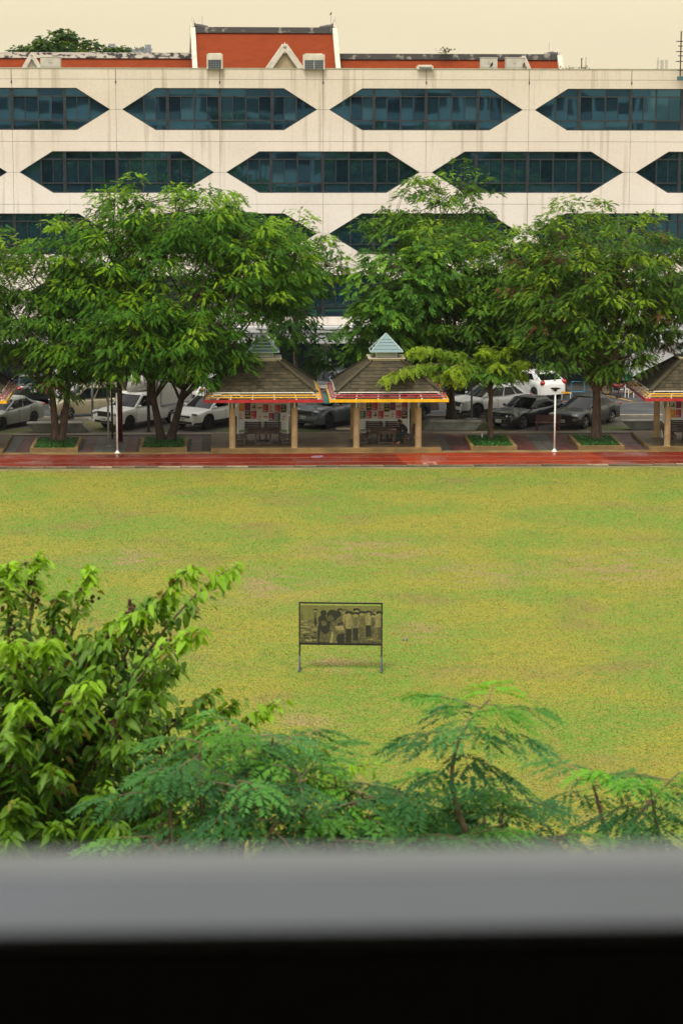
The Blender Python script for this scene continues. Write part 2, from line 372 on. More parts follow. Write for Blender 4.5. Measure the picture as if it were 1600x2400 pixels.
# edging between lawn and track
krb = struct('kerb', (lambda q: (q.box(-60, 80, 105.62, 105.96, -0.05, 0.012), q)[1])(MB()), mat('kerb_bed', (0.07, 0.065, 0.05), 0.9))
KST = [mat('kerb_stone_a', (0.20, 0.155, 0.09), 0.9, spec=.2, col2=(0.10, 0.085, 0.05), scale=3, bump=0.3), mat('kerb_stone_b', (0.145, 0.115, 0.07), 0.9, spec=.2, col2=(0.07, 0.06, 0.04), scale=3, bump=0.3), mat('kerb_stone_c', (0.27, 0.22, 0.14), 0.9, spec=.2, var=0.3, scale=3, bump=0.3)]
kms = []
for m_ in KST:
    q = MB(); q.box(-0.485, 0.485, -0.15, 0.13, -0.05, 0.0); q.box(-0.47, 0.47, -0.14, 0.12, 0.0, 0.035); kms.append(q.mesh('kerb_stone', m_))
rs = random.Random(2)
for i in range(46):
    o = link('kerb_stone', kms[rs.choice((0, 0, 1, 1, 2))], krb, (-18 + i + rs.uniform(-.01, .01), 105.79 + rs.uniform(-.012, .012), 0.02 + rs.uniform(-.008, .012)), R(rs.uniform(-.8, .8)))

# pavement with slabs
PAVE = mat('paving_joint', (0.05, 0.045, 0.04), 0.8)
pav = sheet('pavement', -60, 80, 109.62, 116.25, 0.0, PAVE)
SL = [mat('grey_paving_a', (0.070, 0.064, 0.054), 0.5, spec=.3, var=0.3, scale=3), mat('grey_paving_b', (0.052, 0.050, 0.044), 0.45, spec=.3, var=0.3, scale=3),
      mat('grey_paving_c', (0.088, 0.074, 0.056), 0.5, spec=.3, var=0.3, scale=3), mat('red_paving', (0.088, 0.024, 0.020), 0.5, spec=.3, var=0.3, scale=3), mat('red_paving_dark', (0.066, 0.020, 0.018), 0.5, spec=.3, var=0.3, scale=3)]
slm = []
for m_ in SL:
    q = MB(); q.box(-0.242, 0.242, -0.242, 0.242, -0.03, 0.012); slm.append(q.mesh('paving_slab', m_))
PLX = [(-9.5, -7.3), (-4.5, -2.3), (10.80, 12.95), (15.80, 17.95)]
PY0, PY1 = 110.35, 114.0
rs = random.Random(8)
def red_at(x):
    for a, c in PLX:
        if a - 0.82 < x < a - 0.05 or c + 0.05 < x < c + 0.82: return True
    return False
for (xa, xb) in ((-10.65, -1.2), (9.4, 19.0)):
    n_ = int((xb - xa) / 0.5)
    for i in range(n_):
        for j in range(10):
            x = xa + 0.25 + i * 0.5 + 0.02; y = 110.47 + j * 0.5
            if any(a - 0.12 < x < c + 0.12 and PY0 - 0.1 < y < PY1 + 0.1 for a, c in PLX): continue
            k = rs.choice((3, 3, 4)) if red_at(x) else rs.choice((0, 0, 1, 1, 2))
            link('paving_slab', slm[k], pav, (x, y, 0.004 + rs.uniform(0, 0.005)))
# flush tan edging along the track, and the back kerb
q = MB(); q.box(-60, 80, 109.62, 110.2, -0.03, 0.022); struct('pavement_edging', q, CONC_TAN)
q = MB(); q.box(-60, 80, 115.5, 116.2, -0.03, 0.05); struct('back_kerb', q, mat('damp_concrete', (0.20, 0.15, 0.10), 0.6, col2=(0.11, 0.09, 0.065), scale=1.0, bump=0.15))
VERGE = mat('verge_grass', (0.060, 0.10, 0.012), 0.9, col2=(0.10, 0.085, 0.03), scale=0.5, contrast=(0.36, 0.6), bump=0.8, bscale=14)
sheet('verge', -60, 80, 116.25, 121.6, 0.0, mat('damp_earth_parking', (0.055, 0.052, 0.045), 0.6, col2=(0.085, 0.07, 0.05), scale=0.5))
for i, (xa, xb, ya, yb) in enumerate([(-13.5, -9.0, 116.3, 118.2), (-7.9, -5.2, 116.3, 120.6), (-0.9, 1.3, 116.3, 117.7), (2.0, 4.2, 116.3, 117.6), (9.0, 13.2, 116.3, 119.7), (17.1, 19.4, 116.3, 118.2), (-3.6, -3.0, 116.3, 117.2)]):
    rs2 = random.Random(i); q = MB(); pts = []
    for k in range(22):
        t = 2*PI*k/22; ca, sa = math.cos(t), math.sin(t)
        f = 1 + rs2.uniform(-.06, .06)
        pts.append(((xa+xb)/2 + (xb-xa)/2*f*math.copysign(abs(ca)**.4, ca), (ya+yb)/2 + (yb-ya)/2*f*math.copysign(abs(sa)**.4, sa), 0.006))
    q.poly(pts); o = q.build('grass_patch', VERGE); tag(o, kind='structure')
sheet('road', -60, 80, 121.6, 131.0, -0.02, ASPH)
q = MB(); q.box(-60, 80, 121.35, 121.6, -0.05, 0.10); struct('road_kerb', q, mat('road_kerb_concrete', (0.30, 0.26, 0.20), 0.8, var=0.25, scale=1.5))
sheet('road_line', -60, 80, 122.1, 122.2, -0.012, WHITE_W); sheet('road_line', -60, 80, 126.8, 126.9, -0.012, mat('old_road_yellow', (0.34, 0.22, 0.08), 0.7, var=0.3))
sheet('forecourt', -60, 80, 131.0, 138.5, -0.01, mat('forecourt_paving', (0.12, 0.115, 0.105), 0.6, var=0.3, scale=0.8))
for (a, c, ww) in (((1419, 926), (1481, 940), 0.14),):
    p, r_ = G(*a), G(*c); d = (r_ - p).normalized(); s_ = Vector((-d.y, d.x, 0)) * ww / 2
    q = MB(); q.poly([p - s_ + Vector((0,0,-.008)), r_ - s_ + Vector((0,0,-.008)), r_ + s_ + Vector((0,0,-.008)), p + s_ + Vector((0,0,-.008))]); struct('road_line', q, mat('road_yellow', (0.5, 0.27, 0.03), 0.6, var=0.2))

# platforms under the pavilions
def platform(x0, x1):
    q = MB(); q.box(x0, x1, 109.85, 114.95, -0.02, 0.17)
    o = struct('platform', q, PLAT)
    q = MB(); n_ = max(1, int((x1 - x0) / 1.9))
    for i in range(n_):
        q = MB(); a = x0 + (x1-x0)*i/n_; c = x0 + (x1-x0)*(i+1)/n_
        q.box(a + .006 - (.02 if i == 0 else 0), c - .006 + (.02 if i == n_-1 else 0), 109.82, 110.22, 0.02, 0.185); q.build('edge_slab', CONC_TAN, o)
    for xx in (x0, x1):
        q = MB(); q.box(xx - .02, xx + .02, 110.225, 114.95, 0.02, 0.183); q.build('side_edge', CONC_TAN, o)
    return o
platform(-16.0, -10.7); platform(-1.18, 9.38); platform(19.03, 24.6)

# planters
GC = leaf_mat('ground_cover_leaf', 0.25, 0.4, 0.4)
def col_mesh(name, verts, faces, cols, m, smooth=False):
    """verts (n,3), faces (k,4) int, cols (n,3)"""
    me = bpy.data.meshes.new(name); n_ = len(verts); k = len(faces); c = faces.shape[1]
    me.vertices.add(n_); me.vertices.foreach_set('co', np.ascontiguousarray(verts, dtype=np.float32).ravel())
    me.loops.add(k * c); me.loops.foreach_set('vertex_index', np.ascontiguousarray(faces, dtype=np.int32).ravel())
    me.polygons.add(k); me.polygons.foreach_set('loop_start', np.arange(0, k * c, c, dtype=np.int32))
    at = me.attributes.new('col', 'FLOAT_COLOR', 'POINT')
    ca = np.ones((n_, 4), np.float32); ca[:, :3] = cols; at.data.foreach_set('color', ca.ravel())
    me.materials.append(m); me.update(calc_edges=True)
    if smooth: me.polygons.foreach_set('use_smooth', np.ones(k, bool))
    return me
def ground_cover(x0, x1, y0, y1, z, n_, rng, size=0.07, h=0.14):
    c = np.column_stack([rng.uniform(x0, x1, n_), rng.uniform(y0, y1, n_), z + rng.uniform(0.0, h, n_) * (0.6 + 0.4*np.sin(rng.uniform(0, 6, n_)))])
    a = rng.uniform(0, 2*PI, n_); tilt = rng.uniform(-0.2, 0.9, n_)
    d = np.column_stack([np.cos(a)*np.cos(tilt), np.sin(a)*np.cos(tilt), np.sin(tilt)]); s = np.column_stack([-np.sin(a), np.cos(a), np.zeros(n_)])
    L = size * rng.uniform(.6, 1.4, n_)[:, None]
    v = np.stack([c, c + d*L*.5 + s*L*.35, c + d*L, c + d*L*.5 - s*L*.35], 1).reshape(-1, 3)
    f = np.arange(4*n_).reshape(-1, 4)
    g = rng.uniform(.6, 1.5, n_)[:, None] * np.array([[0.030, 0.125, 0.014]]) + (rng.random(n_) < .06)[:, None] * np.array([[.08, .07, 0.0]])
    return v, f, np.repeat(g, 4, 0)
PLAB = ['tan concrete planter bed round the twin-stemmed tree, left of the grey pole', 'tan concrete planter bed round the forked trunk beside the maroon column',
        'tan concrete planter bed round the young straight tree by the pavilion', 'tan concrete planter bed round the rough-barked tree right of white lamp post']
for i, (x0, x1) in enumerate(PLX):
    t = thing('tree_planter', PLAB[i], 'planter', ((x0+x1)/2, PY0, 0.0), group='planters along the pavement')
    w_ = (x1 - x0) / 2; D = PY1 - PY0
    q = MB(); q.box(-w_ + .16, w_ - .16, 0, 0.16, 0.0, 0.19); q.build('front_edge', CONC_TAN, t)
    q = MB(); q.box(-w_ + .16, w_ - .16, D - .16, D, 0.0, 0.185); q.build('back_edge', CONC_TAN, t)
    for sgn in (-1, 1):
        q = MB(); a, c = sorted((sgn*w_, sgn*(w_ - .157))); q.box(a, c, -0.004, D + .004, 0.0, 0.192); q.build('side_edge', CONC_TAN, t)
    q = MB(); q.box(-w_ + .157, w_ - .157, .157, D - .157, 0.0, 0.11); q.build('soil', mat('soil', (0.035, 0.035, 0.015), 0.95) if i == 0 else bpy.data.materials['soil'], t)
    v, f, c = ground_cover(-w_ + .17, w_ - .17, .17, D - .17, 0.12, 5200, np.random.default_rng(50 + i))
    o = link('ground_cover', col_mesh('ground_cover', v, f, c, GC), t); tag(o, kind='stuff')

# short turf blades standing over the lawn, nobody could count them
def turf():
    rng = np.random.default_rng(19); n = 170000
    y = 104.95 - (rng.random(n)**1.15)*52.0; u = rng.uniform(-.17, .17, n)*1.0; x = y*(.0437 + u)
    h = rng.uniform(.015, .042, n)*(1 + .6*(rng.random(n) < .03)); a = rng.uniform(0, 2*PI, n); w_ = rng.uniform(.010, .022, n)
    c = np.column_stack([x, y, np.full(n, .0)]); s_ = np.column_stack([np.cos(a), np.sin(a), np.zeros(n)]); lean = rng.normal(0, .02, (n, 3)); lean[:, 2] = h
    v = np.stack([c - s_*w_[:, None], c + s_*w_[:, None], c + lean], 1).reshape(-1, 3)
    p = np.column_stack([x, y]); r = np.random.default_rng(4); f = np.zeros(n)
    for k in range(14):
        wv = r.normal(0, .22*1.33**k, 2); f += np.sin(p @ wv + r.uniform(0, 6.28))/(1 + .16*k)
    f = np.clip(.5 + f*.36 + rng.normal(0, .10, n), 0, 1)[:, None]
    col = np.array([[.108, .212, .022]])*(1 - f) + np.array([[.262, .242, .036]])*f; dry = (rng.random(n) < .05)[:, None]
    col = np.where(dry, np.array([[.29, .23, .085]]), col)*rng.uniform(.87, 1.14, (n, 1))
    tag(link('turf', col_mesh('turf', v, np.arange(3*n).reshape(-1, 3), np.repeat(col, 3, 0), GC)), 'short yellow-green turf blades covering the sports field', 'grass', kind='stuff')
turf()

# ------------------------------------------------------------------ the building on this side: corridor floors with parapets
hb = thing('corridor_building', 'grey balcony parapet in the foreground, its dark inner side below', 'building', (0, 1.1, 0))
LEDGE = mat('ledge_paint', (0.190, 0.220, 0.262), 0.6, col2=(0.145, 0.160, 0.180), scale=2.5, contrast=(0.3, 0.7))
LEDGE_SKYLIT = mat('skylit_ledge_paint', (0.29, 0.305, 0.31), 0.6, var=0.12, scale=4)  # outer ledge strip coloured lighter to stand in for extra sky light
INNER = mat('shaded_inner_face', (0.035, 0.026, 0.018), 0.8)  # near-black tone painted in for the shade on the parapet's inner face
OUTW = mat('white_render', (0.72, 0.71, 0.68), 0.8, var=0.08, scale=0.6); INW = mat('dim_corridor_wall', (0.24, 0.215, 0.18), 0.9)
for k, zf in enumerate((2.6, 5.8, 9.0, 12.2, 15.4, 18.6, 21.8)):
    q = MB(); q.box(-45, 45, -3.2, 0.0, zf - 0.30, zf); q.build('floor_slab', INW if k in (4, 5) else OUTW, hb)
    if zf < 21:
        q = MB(); q.box(-45, 45, 0.0, 0.078, zf - 0.45, zf + 1.195); q.build('parapet', [OUTW], hb)
        q = MB(); q.box(-45, 45, -0.012, -0.002, zf, zf + 1.193); q.build('parapet_inner_shade', INNER, hb)
        q = MB(); q.box(-45, 45, -0.014, 0.104, zf + 1.198, zf + 1.205); lg = q.build('ledge', LEDGE, hb)
        q = MB(); q.poly([(-45, 0.066, zf + 1.2054), (45, 0.066, zf + 1.2054), (45, 0.1045, zf + 1.2062), (-45, 0.1045, zf + 1.2062)]); q.build('skylit_edge', LEDGE_SKYLIT, lg)
    else:
        q = MB(); q.box(-45, 45, -0.0, 0.3, zf - 0.5, zf + 1.4); q.build('roof_parapet', OUTW, hb)
    for x in range(-44, 46, 4):
        if zf < 21 and x not in (0,):
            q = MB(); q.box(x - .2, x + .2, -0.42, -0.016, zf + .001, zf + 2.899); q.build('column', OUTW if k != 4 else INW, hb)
q = MB(); q.box(-45, 45, -3.5, -3.2, 0, 23); q.build('back_wall', INW, hb)
for x in (-45.2, 45):
    q = MB(); q.box(x, x + .2, -3.5, 0.15, 0, 23); q.build('end_wall', OUTW, hb)

# ------------------------------------------------------------------ the long building opposite, with staggered hexagonal windows
FY = 134.0; PER = 11.28; XC = (-0.83, -0.83 - PER/2)
ROWS = [(16.40, 15.25, 14.13), (12.99, 11.85, 10.72), (9.61, 8.49, 7.36), (6.20, 5.05, 3.89)]
JOINT = [16.87, 13.52, 10.11, 6.70, 3.43]
TIP, TOPW = 5.305, 3.50
MULL = (-4.13, -2.85, -1.40, 0.0, 1.42, 2.85, 4.18)
X0N, X1N = -5, 6     # half bays
bld = thing('teaching_building', 'long cream building with staggered rows of hexagonal dark windows behind the trees', 'building', (0, FY, 0))
GLASS = glass_mat('window_glass', (0.052, 0.145, 0.22), 0.02, 0.05, 0.85, 0.38)
GLASSES = [GLASS, GLASS, GLASS, glass_mat('darker_window_glass', (0.030, 0.085, 0.14), 0.02, 0.05, 0.85, 0.38), glass_mat('paler_window_glass', (0.066, 0.168, 0.24), 0.03, 0.05, 0.8, 0.38)]
FRAME = mat('window_frame', (0.022, 0.028, 0.034), 0.4, var=0.3, scale=4)
GAP = 0.008
def half_bay(r, n_):
    """panels between vertical joints n and n+1 (joints at row-0 centre + n*PER/2)"""
    xa = XC[0] + n_ * PER/2; xb = xa + PER/2
    zt, zm, zb = ROWS[r]; top, bot = JOINT[r], JOINT[r+1]
    wc = xa if ((n_ - r) % 2 == 0) else xb           # window centre on that side
    sg = 1 if wc == xa else -1
    ne = xb if wc == xa else xa
    P = lambda u, z: (wc + sg * u, z)
    half = PER/2
    up = [P(GAP, top - GAP), P(half - GAP, top - GAP), P(half - GAP, zm + GAP), P(TIP, zm + GAP), P(TOPW, zt), P(GAP, zt)]
    lo = [P(GAP, bot + GAP), P(half - GAP, bot + GAP), P(half - GAP, zm - GAP), P(TIP, zm - GAP), P(TOPW, zb), P(GAP, zb)]
    for pts, flip in ((up, sg > 0), (lo, sg < 0)):
        q = MB(); pts = list(reversed(pts)) if flip else pts
        q.prism(pts, 0.0, 0.26); q.build('wall_panel', FAC, bld)
for n_ in range(X0N, X1N):
    xa = XC[0] + n_ * PER/2; xb = xa + PER/2
    q = MB(); q.box(xa + GAP, xb - GAP, 0, 0.3, JOINT[0] + GAP, 17.44); q.build('wall_panel', FAC, bld)
    q = MB(); q.tube([(xa, -0.01, 17.40), (xa, -0.01, 16.78)], 0.012, 6); q.ell((xa, -0.02, 16.72), (.035, .03, .09), nu=8, nv=5); q.build('rain_chain', BLACK, bld)
    for r in range(4): half_bay(r, n_)
q = MB(); q.box(XC[0] + X0N*PER/2, XC[0] + X1N*PER/2, -0.03, 0.4, 17.441, 17.485); q.build('parapet_cap', mat('mossy_cap', (0.36, 0.38, 0.24), 0.8, col2=(0.52, 0.47, 0.36), scale=6), bld)
q = MB(); q.box(XC[0] + X0N*PER/2, XC[0] + X1N*PER/2, 0.30, 16, 3.0, 17.2); q.build('core_wall', mat('building_core', (0.10, 0.095, 0.09), 0.9), bld)
def hexpoly(c, r):
    zt, zm, zb = ROWS[r]
    return [(c - TIP, zm), (c - TOPW, zb), (c + TOPW, zb), (c + TIP, zm), (c + TOPW, zt), (c - TOPW, zt)]
def clip(poly, x0, x1, z0, z1):
    def cut(P, ax, v, keep_gt):
        out = []
        for i in range(len(P)):
            a, c = P[i], P[(i+1) % len(P)]
            ia = a[ax] >= v if keep_gt else a[ax] <= v; ic = c[ax] >= v if keep_gt else c[ax] <= v
            if ia: out.append(a)
            if ia != ic:
                t = (v - a[ax]) / (c[ax] - a[ax]); out.append((a[0] + (c[0]-a[0])*t, a[1] + (c[1]-a[1])*t))
        return out
    for ax, v, k in ((0, x0, True), (0, x1, False), (1, z0, True), (1, z1, False)):
        poly = cut(poly, ax, v, k)
        if len(poly) < 3: return []
    return poly
rs = random.Random(21)
for r in range(4):
    zt, zm, zb = ROWS[r]; H_ = zt - zb; z1 = zb + 0.235*H_; z2 = zb + 0.805*H_
    c0 = XC[0] if r % 2 == 0 else XC[1]
    for n_ in range(-2, 4):
        c = c0 + n_ * PER
        if c - TIP < XC[0] + X0N*PER/2 - .1 or c + TIP > XC[0] + X1N*PER/2 + .1: continue
        hp = hexpoly(c, r)
        # frame: rim, mullions and transoms in one mesh, the window itself
        q = MB()
        for i in range(6):
            a, d = hp[i], hp[(i+1) % 6]; cx, cz = c, zm
            ins = lambda p, f=0.05: (p[0] + (cx - p[0]) * f * .18, p[1] + (cz - p[1]) * f)
            a2, d2 = ins(a), ins(d)
            q.poly([(a[0], .15, a[1]), (d[0], .15, d[1]), (d2[0], .15, d2[1]), (a2[0], .15, a2[1])])
            q.poly([(a2[0], .15, a2[1]), (d2[0], .15, d2[1]), (d2[0], .24, d2[1]), (a2[0], .24, a2[1])])
        for k, mx_ in enumerate(MULL):
            wd = 0.085 if k in (1, 3, 5) else 0.04
            x = c + mx_; hz = 1.15 * min(1, (TIP - abs(mx_)) / (TIP - TOPW)); q.box(x - wd, x + wd, .10 if wd > .06 else .14, .235, zm - hz, zm + hz)
            if wd > .06: q.box(x - .02, x + .02, .085, .101, zm - hz + .01, zm + hz - .01)
        for z in (z1, z2):
            hx = TIP - (TIP - TOPW) * min(1, abs(z - zm) / 1.15); hx = min(hx, 4.18)
            q.box(c - hx, c + hx, .145, .236, z - .035, z + .035)
        wn = q.build('window', FRAME, bld)
        xs = [-TIP] + list(MULL) + [TIP]
        joined = MB()
        for k in range(8):
            xa, xb = c + xs[k], c + xs[k+1]
            cells = [(zb, z1, xa, xb), (z2, zt, xa, xb)]
            if 0 < k < 7: cells += [(z1, z2, xa, (xa+xb)/2), (z1, z2, (xa+xb)/2, xb)]
            else: cells = [(zb, zt, xa, xb)]
            for (za, zc, xa_, xb_) in cells:
                P = clip(hp, xa_, xb_, za, zc)
                if len(P) < 3: continue
                tx, tz = rs.gauss(0, .0022), rs.gauss(0, .0010); mx_ = sum(p[0] for p in P)/len(P); mz = sum(p[1] for p in P)/len(P)
                V = [(p[0], .195 + (p[0]-mx_)*tx + (p[1]-mz)*tz, p[1]) for p in P]
                if r < 2:
                    q = MB(); q.poly(V); q.build('pane', rs.choice(GLASSES), wn)
                else: joined.poly(V)
            if 0 < k < 7:
                q = MB(); q.box((xa+xb)/2 - .022, (xa+xb)/2 + .022, .15, .232, z1 + .036, z2 - .036); q.build('sash_bar', FRAME, wn)
        if joined.f:
            o = joined.build('glazing', GLASS, wn)
# ground floor: canopy band, recessed blue wall, columns
XA, XB = XC[0] + X0N*PER/2, XC[0] + X1N*PER/2
GREYW = mat('pale_grey_render', (0.50, 0.51, 0.51), 0.7, var=0.1, scale=1.0)
q = MB(); q.box(XA, XB, -0.9, 0.30, 3.12, 3.41); q.build('canopy', GREYW, bld)
for i in range(36):
    q = MB(); w_ = (XB - XA)/36; q.box(XA + i*w_ + .008, XA + (i+1)*w_ - .008, -0.80, -0.6, 2.50, 3.115); q.build('fascia_panel', GREYW, bld)
BLUEW = mat('dark_blue_wall', (0.010, 0.030, 0.080), 0.5, var=0.2, scale=0.6)
q = MB(); q.box(XA, 21.6, 3.0, 3.2, -0.02, 3.1); q.build('ground_floor_wall', BLUEW, bld)
q = MB(); q.box(21.6, XB, -0.5, 3.2, -0.02, 2.49); q.build('side_wall', GREYW, bld)
for i in range(7):
    x = XA + 2 + i * 6.4
    if x < 21: q = MB(); q.box(x - .3, x + .3, 0.2, 0.8, -0.02, 3.11); q.build('column', GREYW, bld)
    if x < 20:
        q = MB(); q.box(x + 1.2, x + 3.4, 2.93, 2.995, 0, 2.3); q.build('door', mat('dark_door', (0.01, 0.02, 0.045), 0.2) if i == 0 else bpy.data.materials['dark_door'], bld)
q = MB(); q.box(XA, XB, 0.29, 3.25, 2.9, 3.1); q.build('soffit', mat('soffit', (0.2, 0.2, 0.2), 0.8), bld)
q = MB(); q.tube([A(600 + 24*k, 771 + 2.2*math.sin(k*1.1), FY - 0.92) - Vector((0, FY, 0)) for k in range(13)], 0.018, 5); q.build('cable', BLACK, bld)
# ------------------------------------------------------------------ the red-roofed hall behind
TILE = mat('red_roof_tile', (0.245, 0.046, 0.012), 0.85, spec=0.12, col2=(0.195, 0.034, 0.010), scale=1.6, bump=0.5, bscale=18, stretch=(1, 1, 3), contrast=(0.25, 0.75))
RIDGE_D = mat('weathered_ridge', (0.07, 0.065, 0.06), 0.85, col2=(0.30, 0.27, 0.22), scale=2.2, contrast=(0.34, 0.42), stretch=(1, 1, 1))
RIDGE_W = mat('flaking_white_ridge', (0.55, 0.50, 0.42), 0.85, col2=(0.06, 0.055, 0.05), scale=2.5, contrast=(0.42, 0.50), stretch=(1, 1, 2))
CREAM = mat('cream_plaster', (0.66, 0.60, 0.48), 0.8, col2=(0.48, 0.43, 0.34), scale=3, contrast=(0.25, 0.6))
hall = thing('temple_hall', 'red tiled hall roof with upswept white finials behind the parapet', 'roof', (1.95, 156, 0), R(5))
def roof_wing(x0, x1, zr, ridge_m, name='roof', dz=0.0, dy=0.0):
    q = MB(); nx = 8
    for sgn in (-1, 1):
        for i in range(nx):
            xa = x0 + (x1-x0)*i/nx; xb = x0 + (x1-x0)*(i+1)/nx
            prof = [(0.0, zr), (1.6, zr - 2.3), (3.4, zr - 4.4), (5.4, zr - 6.2)]
            for (y0, z0), (y1, z1) in zip(prof, prof[1:]):
                P = [(xa, sgn*y0, z0), (xb, sgn*y0, z0), (xb, sgn*y1, z1), (xa, sgn*y1, z1)]
                q.poly(P if sgn > 0 else P[::-1])
    ro = q.build(name, TILE, hall)
    q = MB(); q.box(x0 - .05, x1 + .05, -0.16, 0.16, zr - 0.06, zr + 0.20); q.box(x0, x1, -.24, .24, zr - .16, zr - .061); q.build('ridge', [ridge_m], ro)
    return ro
ZR = 19.90
main_r = roof_wing(-4.55, 4.35, ZR, RIDGE_D)
lw = roof_wing(-24, -4.65, ZR - 1.60, RIDGE_W); rw = roof_wing(4.45, 18.9, ZR - 1.62, RIDGE_D)
def gable_end(x, zr, s, parent, h=1.0):
    # white bargeboards, curled ridge end and tall finial
    q = MB()
    for sgn in (-1, 1):
        prof = [(0.0, zr + .1), (1.6, zr - 2.22), (3.4, zr - 4.32), (5.5, zr - 6.15)]
        for (y0, z0), (y1, z1) in zip(prof, prof[1:]): q.bar((x, sgn*y0, z0), (x, sgn*y1, z1), 0.30, 0.34)
    q.build('bargeboard', CREAM, parent)
    q = MB(); q.tube([(x - s*.95, 0, zr + .12), (x - s*.45, 0, zr + .22), (x - s*.15, 0, zr + .48*h), (x, 0, zr + .85*h)], [.15, .16, .12, .05], 8); q.build('ridge_curl', RIDGE_D, parent)
    q = MB(); q.tube([(x, 0, zr - .3), (x + s*.03, 0, zr + .4*h), (x - s*.02, 0, zr + .95*h), (x + s*.02, 0, zr + 1.5*h)], [.20, .17, .10, .03], 8); q.build('finial', CREAM, parent)
gable_end(-4.6, ZR, -1, main_r, .62); gable_end(4.4, ZR, 1, main_r, .62); gable_end(18.95, ZR - 1.62, 1, rw, .42)
q = MB(); q.prism([(-4.4, ZR - 6), (4.2, ZR - 6), (4.2, ZR - 3.5), (-4.4, ZR - 3.5)], -1.5, 1.5); q.box(-23, 18.4, -4.6, 4.6, 0.0, ZR - 7.6); q.build('hall_wall', CREAM, hall)
def dormer(cx, zb, w_, h, name='gable_dormer'):
    y = -4.6
    q = MB(); q.poly([(cx - w_*.92, y + .06, zb), (cx + w_*.92, y + .06, zb), (cx, y + .06, zb + h*.93)]); q.build('pediment', mat('ochre_pediment', (0.42, 0.34, 0.20), 0.8) if 'ochre_pediment' not in bpy.data.materials and h > 1.2 else (bpy.data.materials['ochre_pediment'] if h > 1.2 else CREAM), hall)
    q = MB()
    for s in (-1, 1):
        q.poly([(cx, y, zb + h*.92), (cx, y + 4, zb + h*.92), (cx + s*w_, y + 4, zb - .1), (cx + s*w_, y, zb - .1)][::s])
    d = q.build(name, TILE, hall)
    q = MB(); n_ = 6
    for s in (-1, 1):
        a = Vector((cx + s*w_*1.04, y - .05, zb)); c = Vector((cx, y - .05, zb + h*.98))
        q.bar(a, c, .22, .30 * h/1.6 + .08)
        for k in range(n_):
            p = a.lerp(c, (k + .35)/n_); nrm = Vector((s*h, 0, w_)).normalized(); up = (c - a).normalized()
            q.prism([(p.x - up.x*.11, p.z - up.z*.11), (p.x + up.x*.13, p.z + up.z*.13), (p.x + nrm.x*.15 + up.x*.16, p.z + nrm.z*.15 + up.z*.16)][::(1 if s < 0 else -1)], y - .13, y + .05)
    q.ell((cx, y - .05, zb + h*.80), (.16*h/1.6, .12, .30*h/1.6), nu=8, nv=6)
    q.tube([(cx, y - .05, zb + h*.9), (cx, y - .05, zb + h*1.12)], [.09, .015], 6); q.build('bargeboard', CREAM, d)
dl = lambda px: (A(px, 150, 151.4).x - 1.95)
dormer(dl(668) - .42, 17.46, 1.0, 1.48); dormer(dl(77) - .4, 17.46, .50, .88); dormer(dl(1235) - .42, 17.46, .36, .78)
q = MB()
for px, py0, py1 in ((474, 38, 70), (775, 36, 68), (1286, 100, 130)):
    p = A(px, py0, 156.2); r_ = A(px, py1, 156.2); a = math.atan2(0, 1)
    loc = hall.matrix_basis.inverted() if False else None
    c5, s5 = math.cos(-R(5)), math.sin(-R(5)); dx, dy = p.x - 1.95, p.y - 156
    X, Y_ = dx*c5 - dy*s5, dx*s5 + dy*c5
    m_ = MB(); m_.tube([(X, Y_, r_.z - .3), (X, Y_, p.z)], .013, 5); m_.build('lightning_rod', GREYM, hall)

def bird(name, label, loc, s=1.0, rz=0, col=(0.012, 0.012, 0.014)):
    m_ = mat(name + '_feather', col, 0.6, var=0.2, scale=20)
    q = MB(); M_ = Matrix.Rotation(R(-35), 4, 'Y')
    q.tube([(-.17, 0, .10), (-.08, 0, .13), (0, 0, .17), (.06, 0, .22), (.085, 0, .265), (.10, 0, .285)], [.012, .045, .062, .055, .038, .02], 8)
    q.ell((.10, 0, .29), (.04, .034, .034), nu=8, nv=6); q.tube([(.13, 0, .29), (.185, 0, .28)], [.014, .003], 6)
    q.poly([(-.05, .02, .13), (-.05, -.02, .13), (-.24, -.03, .04), (-.24, .03, .04)])
    for s_ in (-1, 1): q.tube([(0.01, s_*.025, .13), (0.02, s_*.03, .0)], .008, 5); q.box(.0, .07, s_*.03 - .01, s_*.03 + .01, 0, .008)
    q.v = [(x*s, y*s, z*s) for x, y, z in q.v]
    o = q.build(name, m_, None, True, loc, rz); tag(o, label, 'bird')
p = A(775, 37, 156.2); bird('perched_bird', 'small dark bird perched on the thin rod above the red roof', (p.x, p.y, p.z + .002), .75, R(60))
p = A(1151, 160, 134.15); bird('perched_bird', 'dark blue bird sitting on the cream parapet edge', (p.x, 134.15, 17.486), 1.05, R(-70), (0.01, 0.016, 0.035))

